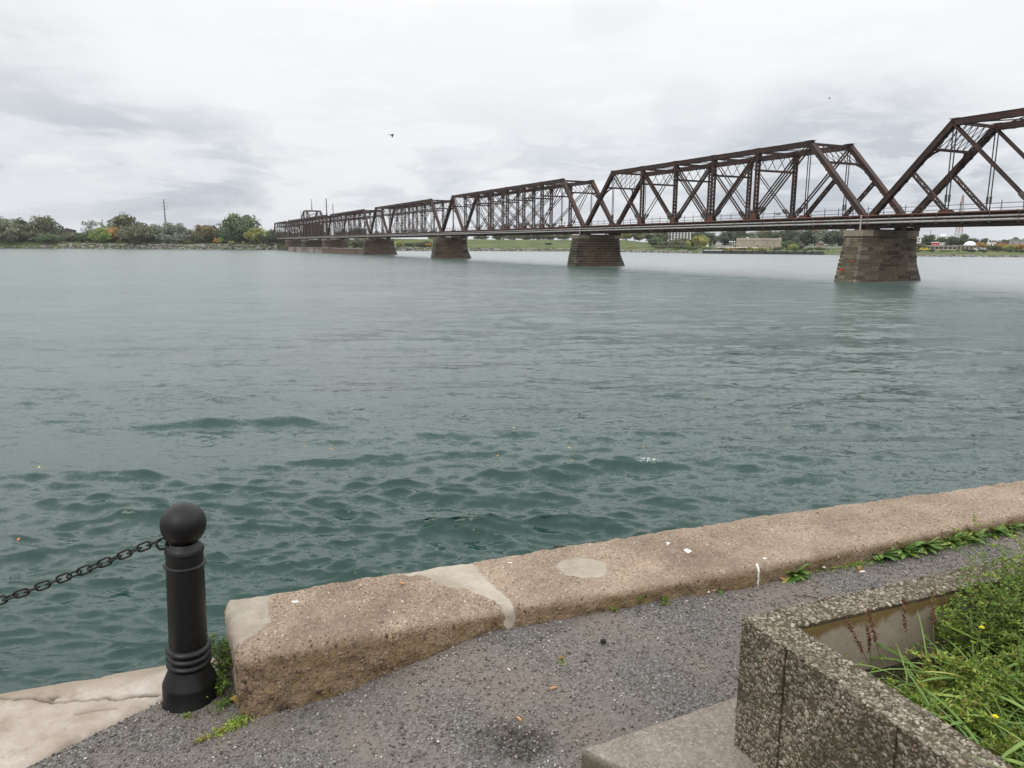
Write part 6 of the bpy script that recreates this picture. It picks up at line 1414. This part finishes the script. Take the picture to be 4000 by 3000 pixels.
pole(1061, 90, 893, .14, 'thin pole with a short cross arm left of the end of the bridge', ((895, 12, .5),))
pole(1281, 120, 775, .42, 'tallest dark pole rising behind the swing span', ((797, 18, .5), (806, 16, .5)))
pole(1948, 18, 939, .09, 'slim lamp post on the grassy levee, the left one of two'); pole(2128, 18, 944, .09, 'slim lamp post on the grassy levee, the right one of two')
pole(2612, 14, 900, .16, 'tall wooden pole standing before the apartment block'); pole(2464, 10, 951, .07, 'short post with an orange marker on the levee', mat=M_WOODP)
o, p = site('marker_buoy', 2464, 9.6, 'round orange marker on a short post by the shore', 'marker'); zt = at_y(2464, 962, p.y)[2]-p.z; b = MB(); b.lathe([(.05, zt-.35), (.4, zt-.2), (.45, zt+.1), (.25, zt+.4), (.05, zt+.45)], 12); b.build('ball', simple('orange_marker', (.6, .28, .03), .6), o, smooth=True)
pole(3629, 120, 899, .16, 'thin dark pole above the large dark tree on the right bank'); pole(3777, 120, 934, .25, 'white pole left of the white dome', mat=M_WHITE); pole(3859, 120, 934, .3, 'white pole right of the white dome', mat=M_WHITE)
# radio mast
o, p = site('radio_mast', 3740, 520, 'red and white lattice radio mast on the skyline right of the nearest pier', 'mast'); k = S(p); zb = 0; zt = at_y(3757, 762, p.y)[2]-p.z; b1, b2 = MB(), MB(); nn_ = 22
for i in range(nn_):
    f0, f1 = i/nn_, (i+1)/nn_; w0, w1 = (3.8*(1-f0)+.6)*1., (3.8*(1-f1)+.6); z0, z1 = zb+zt*f0, zb+zt*f1; b = b1 if (i//3) % 2 else b2
    for sx, sy in ((-1, -1), (1, -1), (0, 1)): b.bar((sx*w0, sy*w0, z0), (sx*w1, sy*w1, z1), .42, .42)
    for (ax, ay), (cx, cy) in (((-1, -1), (1, -1)), ((1, -1), (0, 1)), ((0, 1), (-1, -1))): b.bar((ax*w0, ay*w0, z0), (cx*w1, cy*w1, z1), .22, .22); b.bar((ax*w1, ay*w1, z1), (cx*w1, cy*w1, z1), .22, .22)
b1.build('white_sections', M_CONC, o); b2.build('red_sections', simple('faded_red_steel', (.30, .09, .085), .8, .1, 1), o)
# far right buildings
def block(px, off, x0, x1, ytop, label, wall, depth=12, name='building', rows=0, cols=0, winmat=None, band=None, ybot=None, inset=.2):
    o, p = site(name, px, off, label, 'building'); k = S(p); zt = at_y(px, ytop, p.y)[2]-p.z; a, c = (x0-px)*k, (x1-px)*k
    b = MB(); b.box(a, c, 0, depth, -1, zt); b.build('wall', wall, o); b = MB(); b.box(a-.25, c+.25, -.25, depth+.25, zt+.003, zt+.35); b.build('roof', band or wall, o)
    for j in range(rows):
        for i in range(cols):
            w = (c-a)/cols; h = zt/rows; b = MB(); b.box(a+w*(i+inset), a+w*(i+1-inset), -.08, -.003, h*(j+.25), h*(j+.8)); b.build('window', winmat or M_GLASS, o)
    return o
block(3585, 110, 3560, 3603, 929, 'white gridded building just right of the nearest pier', M_WHITE, rows=4, cols=4, inset=.22)
block(3670, 240, 3640, 3708, 924, 'large white stepped building behind the dark round trees', M_WHITE, 20, rows=3, cols=8, inset=.3)
block(3682, 255, 3672, 3690, 915, 'white tower block rising behind the large white building', M_WHITE, 8, rows=1, cols=2, inset=.35)
block(3652, 75, 3640, 3664, 948, 'small building with a red front behind the low tan pavilion', M_RED, rows=1, cols=3, winmat=M_WHITE, inset=.42, band=M_WHITE)
block(3674, 77, 3665, 3686, 951, 'small white building right of the red one', M_WHITE, rows=1, cols=3, inset=.3)
block(3668, 52, 3625, 3728, 962, 'low flat-roofed tan pavilion with dark window strip on the right bank', M_TAN, 10, rows=1, cols=7, inset=.12, band=M_TAN2)
block(3772, 50, 3730, 3812, 961, 'low weathered tan boathouse below the white dome', simple('weathered_tan', (.24, .205, .165), .9, .2, .8), 10, rows=1, cols=6, inset=.3, band=M_CONC)
block(3582, 45, 3570, 3596, 968, 'low brick hut right of the nearest pier', simple('orange_brick', (.30, .17, .12), .9, .15, 1), 6, rows=1, cols=2, inset=.3, band=M_WHITE)
block(3990, 110, 3949, 4040, 938, 'plain grey block at the right edge of the photo', M_GREYB, 20, rows=1, cols=4, inset=.46)
block(3880, 120, 3858, 3888, 949, 'small white building behind the orange trees', M_WHITE, 8, rows=1, cols=3, inset=.3)
block(3910, 125, 3880, 3940, 947, 'long low brick-roofed building behind the orange trees', simple('dull_brick', (.22, .14, .115), .9, .15, .6), 10, rows=1, cols=5, inset=.35)
o, p = site('white_dome', 3789, 80, 'white air-supported dome behind the tan boathouse', 'dome'); k = S(p); zt = at_y(3789, 942, p.y)[2]-p.z; z0 = at_y(3789, 965, p.y)[2]-p.z; R0 = 23.5*k; b = MB(); b.lathe([(R0, min(0, z0)), (R0, z0)]+[(R0*math.cos(a), z0+(zt-z0)*math.sin(a)) for a in np.linspace(.02, 1.54, 14)], 32, (0, R0)); m_ = NT('white_membrane', .6, .3); m_ = m_.done(m_.ramp(m_.noise(.25, 4, .6), [(.35, (.62, .64, .68)), (.6, (.80, .81, .82))])); b.build('shell', m_, o, smooth=True, sharp=60)
def far_car(px, off, col, label):
    o, p = site('parked_car', px, off, label, 'car'); m = simple('car_paint', col, .35, .05, 1, spec=.5)
    b = MB(); b.v = []; prof_ = [(-2.1, .35), (2.1, .35), (2.15, .8), (1.2, .92), (.7, 1.42), (-1.2, 1.42), (-1.9, .95), (-2.15, .85)]; n_ = len(prof_)
    b.v = [(x, -.85, z) for x, z in prof_]+[(x, .85, z) for x, z in prof_]; b.f = [tuple(range(n_)), tuple(2*n_-1-i for i in range(n_))]+[(i, n_+i, n_+(i+1) % n_, (i+1) % n_) for i in range(n_)]; b.t = [.5]*(n_+2); b.build('body', m, o)
    b = MB(); b.box(-1.1, .6, -.87, -.853, .95, 1.33); b.build('window', M_GLASS, o)
    for x in (-1.3, 1.3): b = MB(); b.tube([(x, -.9, .34), (x, .9, .34)], .34, 12); b.build('wheel', M_SHEET, o)
far_car(3826, 34, (.6, .6, .6), 'pale parked car by the orange trees on the right bank'); far_car(3838, 36, (.5, .5, .52), 'silver parked car, second from the white dome')
far_car(3614, 32, (.55, .42, .05), 'yellow parked vehicle on the right bank near the brick hut')
sc.render.film_transparent = False

# ------------------------------------------------------------------ thin damp air over the river
hz = MB(); hz.box(-4500, 7500, -300, 4600, WZ-9, 46)
hm = bpy.data.materials.new('damp_air'); hm.use_nodes = True; hm.node_tree.nodes.clear()
ho = hm.node_tree.nodes.new('ShaderNodeOutputMaterial'); hv = hm.node_tree.nodes.new('ShaderNodeVolumePrincipled'); hv.inputs['Density'].default_value = .00008; hv.inputs['Color'].default_value = (.93, .95, .97, 1)
hm.node_tree.links.new(hv.outputs[0], ho.inputs['Volume'])
tag(hz.build('haze', hm), kind='stuff')
